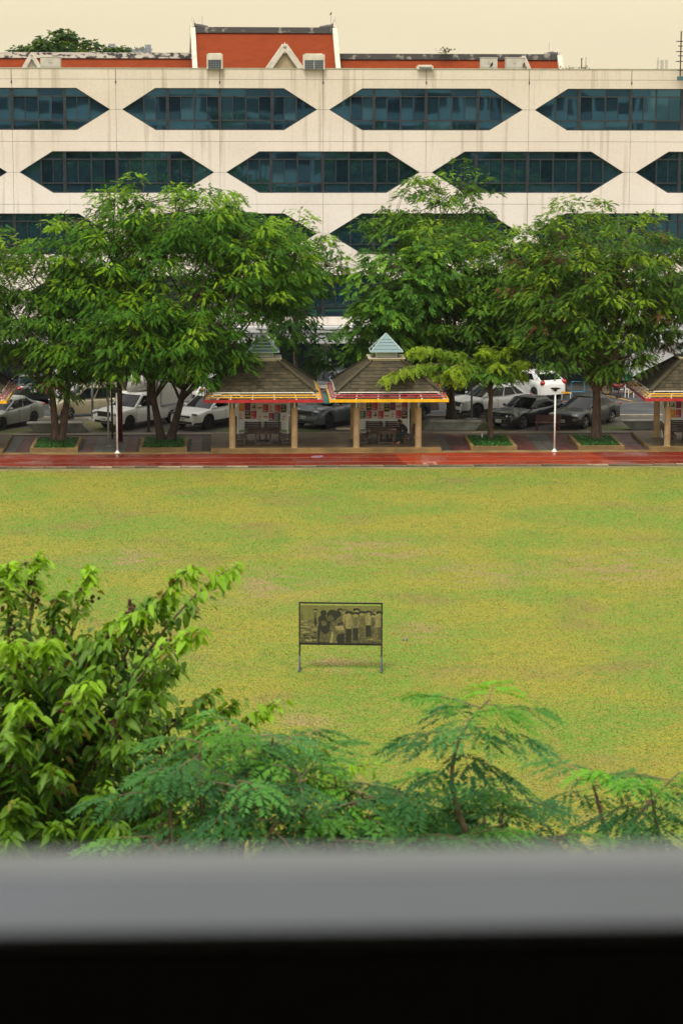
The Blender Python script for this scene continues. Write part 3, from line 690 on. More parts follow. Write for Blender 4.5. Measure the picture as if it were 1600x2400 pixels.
# rooftop units
GRILLE = mat('vent_grille', (0.05, 0.055, 0.06), 0.5)
BEIGE = mat('beige_sheet_metal', (0.50, 0.47, 0.38), 0.6, var=0.1, scale=2)
def vent_box(px0, px1, py0, cols, label):
    a, c = A(px0, py0, 133.75), A(px1, 158, 133.75); x0, x1, z1 = a.x, c.x, a.z
    t = thing('roof_vent', label, 'roof vent', ((x0+x1)/2, 133.75, 17.42), group='vents on the roof edge'); w_ = (x1-x0)/2; h = z1 - 17.42
    q = MB(); q.box(-w_, w_, 0.04, 1.2, 0, h); q.box(-w_*.8, w_*.8, .1, 1.1, h + .001, h + .05); q.build('housing', CREAM, t)
    q = MB()
    for xx in (-w_, w_ - .06): q.box(xx, xx + .06, 0, .038, 0, h)
    q.box(-w_ + .061, w_ - .061, 0, .038, h*.62, h); q.build('frame', CREAM, t)
    cw = (2*w_ - .12) / cols
    for k in range(cols):
        q = MB(); xa = -w_ + .06 + k*cw + .03; q.box(xa, xa + cw - .06, .025, .036, .02, h*.60)
        for i in range(6): q.box(xa + (cw-.06)*i/5 - .008, xa + (cw-.06)*i/5 + .008, .008, .024, .02, h*.60, 1)
        for i in range(5): z = .02 + h*.58*i/4; q.box(xa, xa + cw - .06, .003, .0075, z - .006, z + .006, 1)
        q.build('grille', [GRILLE, GREYM], t)
vent_box(484.5, 522, 126.5, 1, 'cream roof vent with one dark grille at foot of red roof')
vent_box(711, 761, 127.5, 2, 'wider cream roof vent with two dark grilles beside the white gable')
vent_box(979, 1015, 154, 1, 'low wide vent just peeking over the parapet')
def rooftop_unit(px0, px1, py0, label, Y=137.0):
    a, c = A(px0, py0, Y), A(px1, 158, Y); x0, x1, z1 = a.x, c.x, a.z
    t = thing('rooftop_cabinet', label, 'cabinet', ((x0+x1)/2, Y, 17.2), group='cabinets on the roof'); w_ = (x1-x0)/2; h = z1 - 17.2
    q = MB(); q.box(-w_, w_, 0, .8, 0, h); q.build('housing', BEIGE, t)
    q = MB(); q.box(-w_ - .02, w_ + .02, -.02, .82, h + .002, h + .04); q.build('lid', BEIGE, t)
    for s in (-1, 1):
        q = MB(); q.box(s*w_*.5 - w_*.46, s*w_*.5 + w_*.46, -.012, -.002, h*.4, h*.95); q.build('door', BEIGE, t)
        q = MB(); q.box(s*w_*.12 - .02, s*w_*.12 + .02, -.03, -.013, h*.62, h*.70); q.build('handle', GREYM, t)
rooftop_unit(95, 142, 134, 'pale beige rooftop cabinet left, beside the small white gable')
rooftop_unit(1127, 1165, 136, 'beige rooftop cabinet with the dark bird before it')
rooftop_unit(1186, 1223, 136, 'beige rooftop cabinet touching the right small white gable')
# cell antennas and steel mast
t = thing('phone_antenna', 'cluster of pale panel antennas standing on the roof, right', 'antenna', (A(1549, 158, 139).x, 139, 17.2))
for i, (dx, w_, h, d) in enumerate(((-.20, .10, .60, 0), (.05, .16, .62, .1), (.27, .15, .63, -.1))):
    q = MB(); q.box(dx - w_/2, dx + w_/2, d, d + .12, .18, .18 + h); q.build('panel', BEIGE, t)
    q = MB(); q.tube([(dx + .02, d + .18, 0), (dx + .02, d + .18, .95 if i == 0 else .8)], .02, 6); q.build('pole', GREYM, t)
RUST = mat('rusty_steel', (0.045, 0.030, 0.022), 0.8, var=0.4, scale=8)
mp_ = A(1597, 170, 133.4); t = thing('steel_mast', 'rusty steel mast with rungs rising past the roof at the right edge', 'mast', (mp_.x, 133.4, 16.9))
for dx in (-.10, .16):
    q = MB(); q.tube([(dx, 0, .15), (dx, 0, A(1597, 73, 133.4).z - 16.9)], .035, 6); q.build('upright', RUST, t)
for i, py in enumerate((97, 108, 121, 131, 144, 165)):
    z = A(1597, py, 133.4).z - 16.9; q = MB(); q.bar((-.36 if i % 2 == 0 else -.24, .03, z), (.6, .03, z + .01), .04, .05); q.build('rung', RUST, t)
q = MB(); q.box(-.22, .5, -.1, .25, -.05, .18); q.build('base', mat('teal_steel', (0.05, 0.13, 0.15), 0.5), t)

# distant blocks
FARW = mat('haze_tinted_concrete', (0.17, 0.21, 0.25), 0.9, var=0.1, scale=.05)  # blue-grey fade of distant haze painted into the tower colour
def far_block(label, px0, px1, py0, Y, base=0.0, name='distant_tower'):
    a, c = A(px0, py0, Y), A(px1, py0, Y); q = MB(); w_ = (c.x - a.x); h = a.z
    t = thing(name, label, 'building', ((a.x+c.x)/2, Y, 0)); q.box(-w_/2, w_/2, 0, w_ if w_ < 20 else 14, 0, h); q.build('wall', FARW, t)
    n_ = min(14, max(2, int(w_/3.2)))
    q = MB(); q.box(-w_/2 - .3, w_/2 + .3, -.6, .6, h - .8, h + .6); q.build('parapet', FARW, t)
    for fl in range(3):
        for i in range(n_):
            m_ = MB(); x = -w_/2 + w_*(i+.5)/n_; z = h - 4 - fl*4; m_.box(x - w_/n_*.3, x + w_/n_*.3, -.3, -.1, z - 2, z); m_.build('window', FRAME, t)
    return t, w_, h
far_block('hazy grey distant tower, left one on the skyline', 256, 270, 103.5, 3700)
far_block('hazy grey distant tower, right one on the skyline', 340, 354, 105.5, 3700)
far_block('hazy small middle tower between the two distant towers', 284, 291, 111, 3720)
t, w_, h = far_block('hazy long low distant block with rooftop greenery', 248, 354, 120, 3740, name='distant_block')
rng = np.random.default_rng(5); n_ = 900
cx = rng.uniform(-w_/2, w_/2, 60); cc = cx[rng.integers(0, 60, n_)]
c = np.column_stack([cc + rng.normal(0, 1.2, n_), rng.uniform(0, 4, n_), h + 0.6 + np.abs(rng.normal(0, 2.0, n_))]); s_ = 1.1
d1 = rng.normal(0, s_, (n_, 3)); d2 = rng.normal(0, s_, (n_, 3))
v = np.stack([c, c + d1, c + d1 + d2, c + d2], 1).reshape(-1, 3)
tag(link('roof_garden', col_mesh('roof_garden', v, np.arange(4*n_).reshape(-1, 4), np.repeat(np.array([[.03, .07, .03]]), 4*n_, 0), LEAF), t), kind='stuff')

# ------------------------------------------------------------------ pavilions
SH = [mat('shingle_a', (0.058, 0.047, 0.026), 0.85, spec=.2, var=0.25, scale=5, bump=0.3), mat('shingle_b', (0.045, 0.038, 0.022), 0.85, spec=.2, var=0.25, scale=5, bump=0.3), mat('shingle_c', (0.072, 0.056, 0.030), 0.85, spec=.2, var=0.25, scale=5, bump=0.3)]
SH_DK = mat('roof_underlay', (0.035, 0.030, 0.024), 0.9)
POST = mat('cream_column', (0.46, 0.335, 0.18), 0.75, spec=.2, col2=(0.35, 0.245, 0.125), scale=2.2, bump=0.1, contrast=(0.3, 0.65))
TEAL = glass_mat('teal_glass', (0.15, 0.22, 0.23), 0.15, 0.0, 0.5)
TEALF = mat('teal_frame', (0.33, 0.42, 0.40), 0.5)
PALEG = mat('pale_green_louvre', (0.58, 0.62, 0.52), 0.5)
SLAB = mat('cornice_slab', (0.42, 0.36, 0.25), 0.75, var=0.15, scale=3)
ZE, ZC, HE, HC = 2.86, 4.10, 2.40, 0.71       # eave and cornice heights / half widths
def pavilion(cx, fascia, bars, label, full=True):
    t = thing('pavilion', label, 'pavilion', (cx, 111.75, 0), group='roofed sitting pavilions by the track')
    for sx in (-1, 1):
        for sy in (-1, 1):
            q = MB(); q.cyl(0, 0, .17, 2.03, .148, .142, 20); q.cyl(0, 0, .171, .21, .17, .16, 20)
            o = link('column', autosmooth(q.mesh('column', POST)), t, (sx*1.43, sy*1.45, 0))
            q = MB(); q.cyl(0.0, 0, 2.031, 2.75, .045, n=10); q.build('pipe', WHITE_W, o)
    # roof: underlay on four sides, shingles course by course, hip caps
    q = MB()
    for k in range(4):
        M_ = Matrix.Rotation(k*PI/2, 4, 'Z')
        q.poly([M_ @ Vector(p) for p in ((-HE, -HE, ZE), (HE, -HE, ZE), (HC, -HC, ZC), (-HC, -HC, ZC))])
    q.box(-HE + .02, HE - .02, -HE + .02, HE - .02, ZE - .06, ZE - .004)
    roof = q.build('roof', SH_DK, t)
    q = MB(); q.box(-1.9, 1.9, -1.9, 1.9, ZE - .13, ZE - .07); q.build('ceiling', WOODD, roof)
    rs = random.Random(int(cx*10)); NR = 9
    L_ = math.hypot(HE - HC, ZC - ZE); ang = math.atan2(ZC - ZE, HE - HC)
    nrm = Vector((0, -math.sin(ang), math.cos(ang))); slope = Vector((0, math.cos(ang), math.sin(ang)))
    for side in range(4):
        M_ = Matrix.Rotation(side*PI/2, 4, 'Z'); joined = MB()
        for r in range(NR):
            t0, t1 = r/NR, (r + 1.12)/NR
            w0 = HE + (HC - HE)*r/NR; w1 = HE + (HC - HE)*min(1, (r + 1.12)/NR)
            wid = .345; off = (r % 2)*.5*wid; x = -w0 - off
            while x < w0:
                xa, xb = max(x + .006, -w0), min(x + wid - .006, w0); x += wid
                if xb - xa < .05: continue
                top = lambda v: max(-w1, min(w1, v))
                base = Vector((0, -HE, ZE)); j = rs.uniform(0, .006)
                def pt(xx, tt, hgt): return base + Vector((xx, 0, 0)) + slope*(tt*L_) + nrm*hgt
                P = [pt(xa, t0, .034 + j), pt(xb, t0, .034 + j), pt(top(xb), t1, .012 + j), pt(top(xa), t1, .012 + j)]
                Bt = [pt(xa, t0, .004), pt(xb, t0, .004)]
                m_ = rs.choice((0, 0, 1, 1, 2)); q = MB() if side != 2 else joined
                P = [M_ @ p for p in P]; Bt = [M_ @ p for p in Bt]
                q.poly(P, m_); q.poly([Bt[0], Bt[1], P[1], P[0]], m_); q.poly([Bt[0], P[0], P[3]], m_); q.poly([Bt[1], P[2], P[1]], m_)
                if side != 2: q.m = [0]*len(q.f); q.build('shingle', SH[m_], roof)
        if joined.f: tag(joined.build('shingles', SH, roof), kind='stuff')
        a, c = M_ @ Vector((-HE - .03, -HE - .03, ZE + .03)), M_ @ Vector((-HC, -HC, ZC + .03))
        q = MB(); q.bar(a, c, .22, .07); q.build('hip_cap', SH[0], roof)
    # cornice, louvred box, glass cap
    q = MB()
    q.box(-.80, .80, -.80, .80, ZC, ZC + .09); q.box(-.86, .86, -.86, .86, ZC + .092, ZC + .13); cor = q.build('cornice', SLAB, t)
    q = MB(); q.box(-.40, .40, -.40, .40, ZC + .13, ZC + .50)
    cup = q.build('cupola', mat('cupola_inner', (0.25, 0.27, 0.22), 0.7) if 'cupola_inner' not in bpy.data.materials else bpy.data.materials['cupola_inner'], t)
    for side in range(4):
        M_ = Matrix.Rotation(side*PI/2, 4, 'Z')
        for i in range(4):
            q = MB(); z = ZC + .17 + i*.085; P = [M_ @ Vector(p) for p in ((-.42, -.47, z), (.42, -.47, z), (.42, -.405, z + .06), (-.42, -.405, z + .06))]; q.poly(P)
            q.poly([M_ @ Vector(p) for p in ((-.42, -.47, z - .02), (.42, -.47, z - .02), (.42, -.47, z), (-.42, -.47, z))]); q.build('louvre', PALEG, cup)
        q = MB(); q.box(-.03, .03, -.03, .03, ZC + .131, ZC + .50, M=M_ @ Matrix.Translation((-.46, -.46, 0))); q.build('corner_post', PALEG, cup)
        zb, zt, hw = ZC + .40, 5.30, .74
        P = [Vector((-hw, -hw, zb)), Vector((hw, -hw, zb)), Vector((0, 0, zt))]
        q = MB(); q.poly([M_ @ p for p in P]); gp = q.build('glass_pane', TEAL, cup)
        q = MB()
        for f_ in (.0, .18, .36, .54, .70):
            q.bar(M_ @ (P[0].lerp(P[2], f_) + Vector((0, -.012, .01))), M_ @ (P[1].lerp(P[2], f_) + Vector((0, -.012, .01))), .03, .03)
        q.bar(M_ @ P[0], M_ @ P[2], .045, .045); q.build('glazing_bar', TEALF, cup)
    # slatted eave frame: fascia, rails and white rafter ends on each side
    ZF, HF = 2.50, 2.70
    for side in range(4):
        M_ = Matrix.Rotation(side*PI/2, 4, 'Z')
        q = MB(); q.box(-HF - .0, HF + .0, -HF - .02, -HF + .02, ZF - .065, ZF + .075, M=M_); q.build('fascia', fascia, t)
        for (f_, m_) in ((.30, bars), (.58, bars), (.88, WHITE_W)):
            hh = HF + (HE - .02 - HF)*f_; zz = ZF + .05 + (ZE - .02 - ZF)*f_
            q = MB(); q.tube([M_ @ Vector((-hh, -hh, zz)), M_ @ Vector((hh, -hh, zz))], .026, 8); q.build('rail', m_, t)
        n_ = 6 if side in (0, 2) else 8
        for i in range(n_):
            xx = -HF*.93 + 2*HF*.93*i/(n_ - 1); q = MB()
            q.bar(M_ @ Vector((xx, -HF + .03, ZF + .02)), M_ @ Vector((xx*.93, -HE + .25, ZE + .02)), .09 if n_ == 8 else .06, .05); q.build('rafter_end', WHITE_W, t)
    for sx in (-1, 1):
        for sy in (-1, 1):
            q = MB(); q.bar((sx*1.43, sy*1.45, 2.72), (sx*2.3, sy*2.3, 2.62), .07, .07); q.build('bracket', WHITE_W, t)
    return t
PX = [-13.1, 1.22, 6.93, 21.35]
pavilion(PX[0], YEL, RED, 'pavilion cut off by the left picture edge, yellow fascia corner')
pavilion(PX[1], RED, YEL, 'pavilion with red fascia and yellow rails, partly under the big tree')
pavilion(PX[2], YEL, RED, 'pavilion with yellow fascia and red rails, person sitting inside')
pavilion(PX[3], RED, YEL, 'pavilion with red fascia cut off by the right picture edge')
# gutter panel bridging the two middle pavilions
gx = (PX[1] + 2.72 + PX[2] - 2.72)/2; gw = (PX[2] - 2.72 - PX[1] - 2.72)/2
t = thing('gutter_bridge', 'teal sheet gutter with white rails bridging the two middle pavilion eaves', 'gutter', (gx, 111.75, 2.30))
q = MB(); q.box(-gw - .08, gw + .08, -2.1, 2.2, 0, .05); q.build('teal_sheet', mat('teal_sheet', (0.02, 0.16, 0.15), 0.25, var=0.2, scale=3), t)
for y in (1.6, 2.2):
    q = MB(); q.tube([(-gw - .2, y, .28), (gw + .2, y, .28)], .03, 8); q.build('rail', WHITE_W, t)
for x in (-gw - .04, gw + .04):
    q = MB(); q.box(x - .03, x + .03, -2.15, 2.25, .052, .12); q.build('side_bar', CONC, t)

# notice boards with posters
PC = dict(mag=(0.42, 0.018, 0.095), wht=(0.70, 0.68, 0.66), blk=(0.022, 0.026, 0.035), pur=(0.155, 0.025, 0.115), gry=(0.55, 0.54, 0.52), yel=(0.70, 0.52, 0.02), pink=(0.62, 0.10, 0.15), brn=(0.30, 0.09, 0.06), teal=(0.03, 0.10, 0.12), org=(0.70, 0.25, 0.03))
PM = {k: mat('print_' + k, v, 0.5) for k, v in PC.items()}
KIND = {'M': ('mag', 'org', 'wht'), 'W': ('wht', 'pink', 'mag'), 'K': ('blk', 'yel', 'gry'), 'P': ('pur', 'mag', 'pink'), 'G': ('gry', 'blk', 'gry'), 'H': ('wht', 'brn', 'pink'), 'L': ('wht', 'pink', 'blk'), 'S': ('teal', 'gry', 'yel'), 'V': ('pur', 'pink', 'wht'), 'O': ('org', 'yel', 'mag')}
def poster_mesh(k, rs):
    base, a, c = KIND[k]; q = MB(); w_, h = .132, .192
    q.box(-w_, w_, 0, .004, -h, h, 0)
    def blk(x0, x1, z0, z1, m_): q.poly([(x0, -.0025, z0), (x1, -.0025, z0), (x1, -.0025, z1), (x0, -.0025, z1)], m_)
    if k in 'MWVS':
        z = h - .04
        for i in range(9):
            ln = rs.uniform(.06, .17); blk(-w_ + .03, -w_ + .03 + ln, z - .018, z, 1 if i < 6 else 2); z -= .036
        blk(w_ - .05, w_ - .02, -h + .02, -h + .05, 2)
        if k == 'W':
            for i in range(4): blk(-w_ + .03 + i*.04, -w_ + .055 + i*.04, -h + .05, -h + .09, 2)
    elif k == 'K':
        blk(-.085, .09, -.08, -.035, 1)
        for i in range(4): blk(-.085, .02 + .02*i, .04 + i*.03, .052 + i*.03, 2)
        blk(.07, .1, -h + .02, -h + .05, 2)
    elif k == 'G':
        for (x, z, rx, rz_) in ((.03, .02, .035, .10), (-.04, -.05, .05, .03), (.05, -.04, .04, .05)): q.poly([(x + rx*math.cos(u*PI/4), -.0025 - abs(x)*.01, z + rz_*math.sin(u*PI/4)) for u in range(8)], 1)
    elif k == 'H':
        for i in range(6): x = -.09 + i*.036; q.poly([(x + .026*math.cos(u*PI/3), -.0025 - i*1e-4, .0 + .03*math.sin(u*PI/3) + .008*(i % 2)) for u in range(6)], 1)
        blk(-.09, .09, -.06, -.04, 2)
    elif k == 'L':
        for i in range(3): q.poly([(-.06 + i*.03, -.0025 - i*1e-4, .0), (.0 + i*.03, -.0025 - i*1e-4, .0), (-.02 + i*.03, -.0025 - i*1e-4, .07 + .02*(i % 2))], 1)
        blk(-.09, .09, -.03, -.02, 2)
        for i in range(3): q.poly([(-.07 + i*.05 + .02*math.cos(u*PI/3), -.0025, -.11 + .025*math.sin(u*PI/3)) for u in range(6)], 2)
    else:
        for i in range(5): blk(-.08, .08 - .02*(i % 3), -.06 + i*.035, -.042 + i*.035, 1)
    return q.mesh('poster', [PM[base], PM[a], PM[c]])
rsP = random.Random(3)
PMESH = {k: poster_mesh(k, rsP) for k in KIND}
BOARDW = mat('notice_board_white', (0.70, 0.72, 0.72), 0.5, var=0.05, scale=2)
def notice_board(cx, rows, label, yofs=0):
    t = thing('notice_board', label, 'notice board', (cx, 113.02, 0.17), group='notice boards in the pavilions')
    q = MB(); q.box(-1.12, 1.12, 0.0, .04, .52, 1.92); q.build('panel', BOARDW, t)
    for sx in (-1, 1):
        q = MB(); q.box(sx*1.17 - .04, sx*1.17 + .04, -.02, .06, 0, 1.98); q.build('upright', WHITE, t)
    for z in (.48, 1.95):
        q = MB(); q.box(-1.128, 1.128, -.015, .055, z - .025, z + .025); q.build('frame_rail', WHITE, t)
    for (k, col, z) in rows:
        if k == ' ': continue
        link('poster', PMESH[k], t, (-.985 + col*.281, -.006, z), 0)
L1 = [('O', 0, 1.52), ('P', 1, 1.56), ('G', 2, 1.55), ('H', 3, 1.50), ('M', 4, 1.47), ('W', 5, 1.47), ('M', 6, 1.45), ('K', 7, 1.46),
      ('W', 0, 1.12), ('K', 1, 1.16), ('M', 2, 1.16), ('L', 3, 1.06), ('H', 4, 1.07), ('V', 5, 1.06), ('S', 6, 1.05), ('L', 7, 1.06)]
L2 = [('W', 0, 1.55), ('K', 1, 1.55), ('M', 2, 1.55), ('W', 3, 1.55), ('K', 4, 1.48), ('P', 5, 1.55), ('H', 6, 1.55), ('V', 7, 1.55),
      ('S', 0, 1.15), ('M', 1, 1.155), ('G', 2, 1.15), ('M', 3, 1.15), ('H', 4, 1.09), ('L', 5, 1.15), ('M', 6, 1.16), ('K', 7, 1.15)]
L3 = [('S', 0, 1.6), ('G', 1, 1.55), ('P', 2, 1.6), ('O', 1, 1.14), ('M', 2, 1.15), ('W', 3, 1.5), ('K', 4, 1.45), ('M', 5, 1.5)]
notice_board(PX[1], L1, 'white notice board with posters in the pavilion with red fascia, left')
notice_board(PX[2], L2, 'white notice board with two tidy poster rows behind the seated person')
notice_board(PX[3], L3, 'white notice board with orange poster in the pavilion at right edge')
notice_board(PX[0], L1[:6], 'white notice board in the pavilion at the left edge')

# octagonal tables and slatted benches
def table(cx, label):
    t = thing('picnic_table', label, 'table', (cx, 111.75, 0.175), group='octagonal tables in the pavilions')
    oc = [(.80*math.cos(PI/8 + k*PI/4), .80*math.sin(PI/8 + k*PI/4)) for k in range(8)]
    for k in range(7):
        xa, xb = -.74 + k*.2114 + .004, -.74 + (k+1)*.2114 - .004
        P = clip([(a, c) for a, c in oc], xa, xb, -1, 1)
        if len(P) < 3: continue
        q = MB(); q.poly([(a, c, .63) for a, c in P]); q.poly([(a, c, .595) for a, c in reversed(P)])
        for i in range(len(P)):
            a, c = P[i], P[(i+1) % len(P)]; q.poly([(a[0], a[1], .595), (c[0], c[1], .595), (c[0], c[1], .63), (a[0], a[1], .63)])
        q.build('tabletop_plank', WOODD, t)
    q = MB()
    for k in range(8):
        a, c = oc[k], oc[(k+1) % 8]; q.bar((a[0]*.93, a[1]*.93, .555), (c[0]*.93, c[1]*.93, .555), .03, .075)
    q.build('apron', WOODD, t)
    for sx in (-1, 1):
        for sy in (-1, 1):
            q = MB(); q.box(sx*.34 - .035, sx*.34 + .035, sy*.45 - .035, sy*.45 + .035, 0, .515); q.build('leg', WOODD, t)
        q = MB(); q.box(sx*.34 - .03, sx*.34 + .03, -.41, .41, .03, .09); q.build('stretcher', WOODD, t)
    for sy in (-1, 1):
        q = MB(); q.box(-.305, .305, sy*.45 - .03, sy*.45 + .03, .03, .09); q.build('stretcher', WOODD, t)
def slat_bench(loc, rz, label, W_=1.05, m_=None, group='slatted benches in the pavilions', name='slat_bench', back=5, seat_h=.36, top=.86):
    """sits facing local -Y ... backrest at +Y"""
    m_ = m_ or WOODD
    t = thing(name, label, 'bench', loc, rz, group)
    for i in range(4):
        q = MB(); y = -.2 + i*.105; q.box(-W_/2, W_/2, y, y + .09, seat_h - .025, seat_h); q.build('seat_slat', m_, t)
    for i in range(back):
        q = MB(); z = seat_h + .08 + (top - seat_h - .08)*i/back; y = .235 + (z - seat_h)*.18; q.box(-W_/2, W_/2, y, y + .022, z, z + (top - seat_h - .08)/back - .022); q.build('back_slat', m_, t)
    for sx in (-1, 1):
        x = sx*(W_/2 - .1)
        q = MB(); q.box(x - .03, x + .03, -.18, -.12, 0, seat_h - .026); q.build('leg', m_, t)
        q = MB(); q.bar((x, .20, 0), (x, .262, seat_h + .04), .06, .06); q.bar((x, .285, seat_h + .02), (x, .30 + (top - seat_h)*.18, top - .01), .05, .04); q.build('rear_leg', m_, t)
        q = MB(); q.box(x - .025, x + .025, -.119, .17, .05, .10); q.build('stretcher', m_, t)
        q = MB(); q.box(x - .025, x + .025, -.2, .23, seat_h - .075, seat_h - .026); q.build('seat_rail', m_, t)
names = ['left-edge', 'red-fascia middle', 'yellow-fascia middle', 'right-edge']
for i, cx in enumerate(PX):
    nm = names[i]
    table(cx, f'dark octagonal wooden table inside the {nm} pavilion')
    slat_bench((cx - 1.02, 111.7, .175), R(90), f'dark slatted bench on the left side of the {nm} pavilion table')
    slat_bench((cx + 1.02, 111.7, .175), R(-90), f'dark slatted bench on the right side of the {nm} pavilion table' + (', person on it' if i == 2 else ''))
    slat_bench((cx - .46, 112.62, .175), R(0), f'dark slatted bench behind the {nm} pavilion table, left of two', .82)
    slat_bench((cx + .46, 112.62, .175), R(0), f'dark slatted bench behind the {nm} pavilion table, right of two', .82)
q = MB(); q.box(-.09, .09, -.03, .03, 0, .03); o = q.build('yellow_bottle_crate', YEL, None, False, (PX[1] - .22, 111.35, .178)); tag(o, 'small yellow box under the table in the red-fascia pavilion', 'box')
# ------------------------------------------------------------------ the person reading in the pavilion
SKIN = mat('skin', (0.42, 0.24, 0.16), 0.55); CLOTH = mat('dark_cloth', (0.012, 0.014, 0.020), 0.85, var=0.3, scale=12); HAIR = mat('black_hair', (0.008, 0.007, 0.007), 0.5)
def person():
    root = thing('person', 'person in dark clothes sitting bent over the table, reading', 'person', (PX[2] + .98, 111.42, .175))
    V, E_, Rd = [], [], []
    def v(p, r, par=None):
        V.append(p); Rd.append(r)
        if par is not None: E_.append((par, len(V) - 1))
        return len(V) - 1
    pel = v((0, 0, .47), .125)
    s1 = v((-.03, 0, .60), .118, pel); s2 = v((-.11, 0, .74), .13, s1); ch = v((-.20, 0, .85), .125, s2)
    nk = v((-.28, 0, .925), .055, ch); hb_ = v((-.335, 0, .965), .075, nk); hc = v((-.385, 0, 1.01), .092, hb_); v((-.405, 0, 1.075), .07, hc)
    hands = []
    for s in (-1, 1):
        sh = v((-.19, s*.155, .86), .062, ch); u = v((-.25, s*.20, .76), .05, sh); el = v((-.31, s*.215, .665), .042, u)
        fa = v((-.42, s*.17, .665), .036, el); wr = v((-.53, s*.12, .668), .026, fa); pa = v((-.585, s*.095, .662), .030, wr)
        hands.append((pa, s))
        for k, (dy, ln) in enumerate(((-.03, .06), (-.012, .075), (.008, .08), (.027, .07))):
            a = v((-.62, s*.09 + dy, .662), .010, pa); c = v((-.62 - ln*.55, s*.085 + dy*1.1, .655), .009, a); v((-.62 - ln, s*.08 + dy*1.1, .645), .007, c)
        a = v((-.585, s*.055, .66), .011, pa); v((-.615, s*.035, .652), .009, a)
        th = v((-.12, s*.09, .45), .092, pel); kn0 = v((-.36, s*.10, .46), .074, th); kn = v((-.43, s*.10, .44), .065, kn0)
        cf = v((-.41, s*.09, .30), .055, kn); an = v((-.36, s*.08, .10), .038, cf); ft = v((-.37, s*.08, .05), .036, an); v((-.50, s*.09, .034), .03, ft)
    me = bpy.data.meshes.new('person_body'); me.from_pydata(V, E_, [])
    o = bpy.data.objects.new('body_tmp', me); COL.objects.link(o)
    md = o.modifiers.new('skin', 'SKIN'); md.use_smooth_shade = True; md.branch_smoothing = 0.4
    sv = me.skin_vertices[0].data
    for i, r_ in enumerate(Rd): sv[i].radius = (r_, r_); sv[i].use_root = (i == 0)
    sb = o.modifiers.new('sub', 'SUBSURF'); sb.levels = 1; sb.render_levels = 1
    dg = bpy.context.evaluated_depsgraph_get(); m2 = bpy.data.meshes.new_from_object(o.evaluated_get(dg))
    bpy.data.objects.remove(o)
    m2.materials.clear(); m2.materials.append(CLOTH); m2.materials.append(SKIN)
    for p in m2.polygons:
        c = p.center; p.use_smooth = True
        p.material_index = 1 if (c.z > .935 or (c.x < -.50 and c.z > .5) or (c.z < .12)) else 0
    link('body', m2, root)
    q = MB(); M_ = Matrix.Translation((-.385, 0, 1.02)) @ Matrix.Rotation(R(35), 4, 'Y')
    q.ell((.018, 0, .045), (.108, .104, .092), nu=14, nv=8, M=M_); q.ell((.06, 0, -.01), (.07, .10, .085), nu=12, nv=8, M=M_); q.build('hair', HAIR, root, True)
    q = MB(); q.tube([(-.468, 0, 1.0), (-.492, 0, .975), (-.47, 0, .965)], [.012, .015, .012], 6); q.build('nose', SKIN, root, True)
    for s in (-1, 1):
        q = MB(); q.ell((-.466, s*.035, 1.012), (.012, .015, .009), nu=8, nv=6); q.build('eye', HAIR, root)
        q = MB(); q.ell((-.37, s*.094, .985), (.022, .012, .032), nu=8, nv=6); q.build('ear', SKIN, root)
        q = MB(); q.box(-.53, -.33, s*.085 - .045, s*.085 + .045, .0, .016); q.tube([(-.46, s*.085 - .04, .02), (-.46, s*.085, .068), (-.46, s*.085 + .04, .02)], .012, 6); q.build('sandal', mat('pink_sandal', (0.42, 0.12, 0.10), 0.6) if s < 0 else bpy.data.materials['pink_sandal'], root)
    q = MB(); q.tube([(-.468, -.022, .945), (-.474, 0, .943), (-.468, .022, .945)], .006, 5); q.build('mouth', mat('lips', (0.30, 0.10, 0.08), 0.5), root)
person()
t = thing('open_book', 'open book with pale pages lying on the table before the person', 'book', (PX[2] + .30, 111.42, .808))
for s in (-1, 1):
    q = MB(); n_ = 5
    for i in range(n_):
        a, c = .15*i/n_, .15*(i+1)/n_; h = lambda u: .022*math.sin(PI*min(1, u/.15*.9 + .1)) + .004
        q.poly([(s*a, -.11, h(a)), (s*c, -.11, h(c)), (s*c, .11, h(c)), (s*a, .11, h(a))][::s])
    q.build('page', mat('book_page', (0.55, 0.52, 0.52), 0.7, col2=(0.35, 0.33, 0.36), scale=30, stretch=(.3, 1, 1)) if s < 0 else bpy.data.materials['book_page'], t)
q = MB(); q.box(-.16, .16, -.115, .115, 0, .004); q.build('cover', mat('book_cover', (0.32, 0.08, 0.09), 0.5), t)

# ------------------------------------------------------------------ vehicles
CARGLASS = mat('car_glass', (0.006, 0.008, 0.010), 0.05, spec=0.28)
TAIL = mat('tail_light', (0.45, 0.012, 0.016), 0.15, coat=0.8); HEADL = mat('head_light', (0.55, 0.57, 0.60), 0.12, metal=0.4, coat=1.0)
PLATE = mat('number_plate', (0.66, 0.66, 0.62), 0.5); CHROME = mat('chrome', (0.62, 0.63, 0.64), 0.15, metal=1.0); PLASTIC = mat('black_plastic', (0.018, 0.018, 0.019), 0.55); UNDER = mat('underbody', (0.008, 0.008, 0.008), 0.9)
ALLOY = mat('alloy_rim', (0.50, 0.50, 0.51), 0.3, metal=0.9); DARKRIM = mat('dark_rim', (0.05, 0.05, 0.052), 0.35, metal=0.6)
def paint(name, col, metal=0.0, rough=0.32):
    return mat(name, col, rough, metal=metal, coat=0.6, var=0.05, scale=2)
def lerp(a, c, t): return a + (c - a)*t
def interp(tab, x):
    if x <= tab[0][0]: return tab[0][1]
    for (x0, z0), (x1, z1) in zip(tab, tab[1:]):
        if x <= x1:
            t = (x - x0)/(x1 - x0); t = t*t*(3 - 2*t)*.5 + t*.5
            return lerp(z0, z1, t)
    return tab[-1][1]
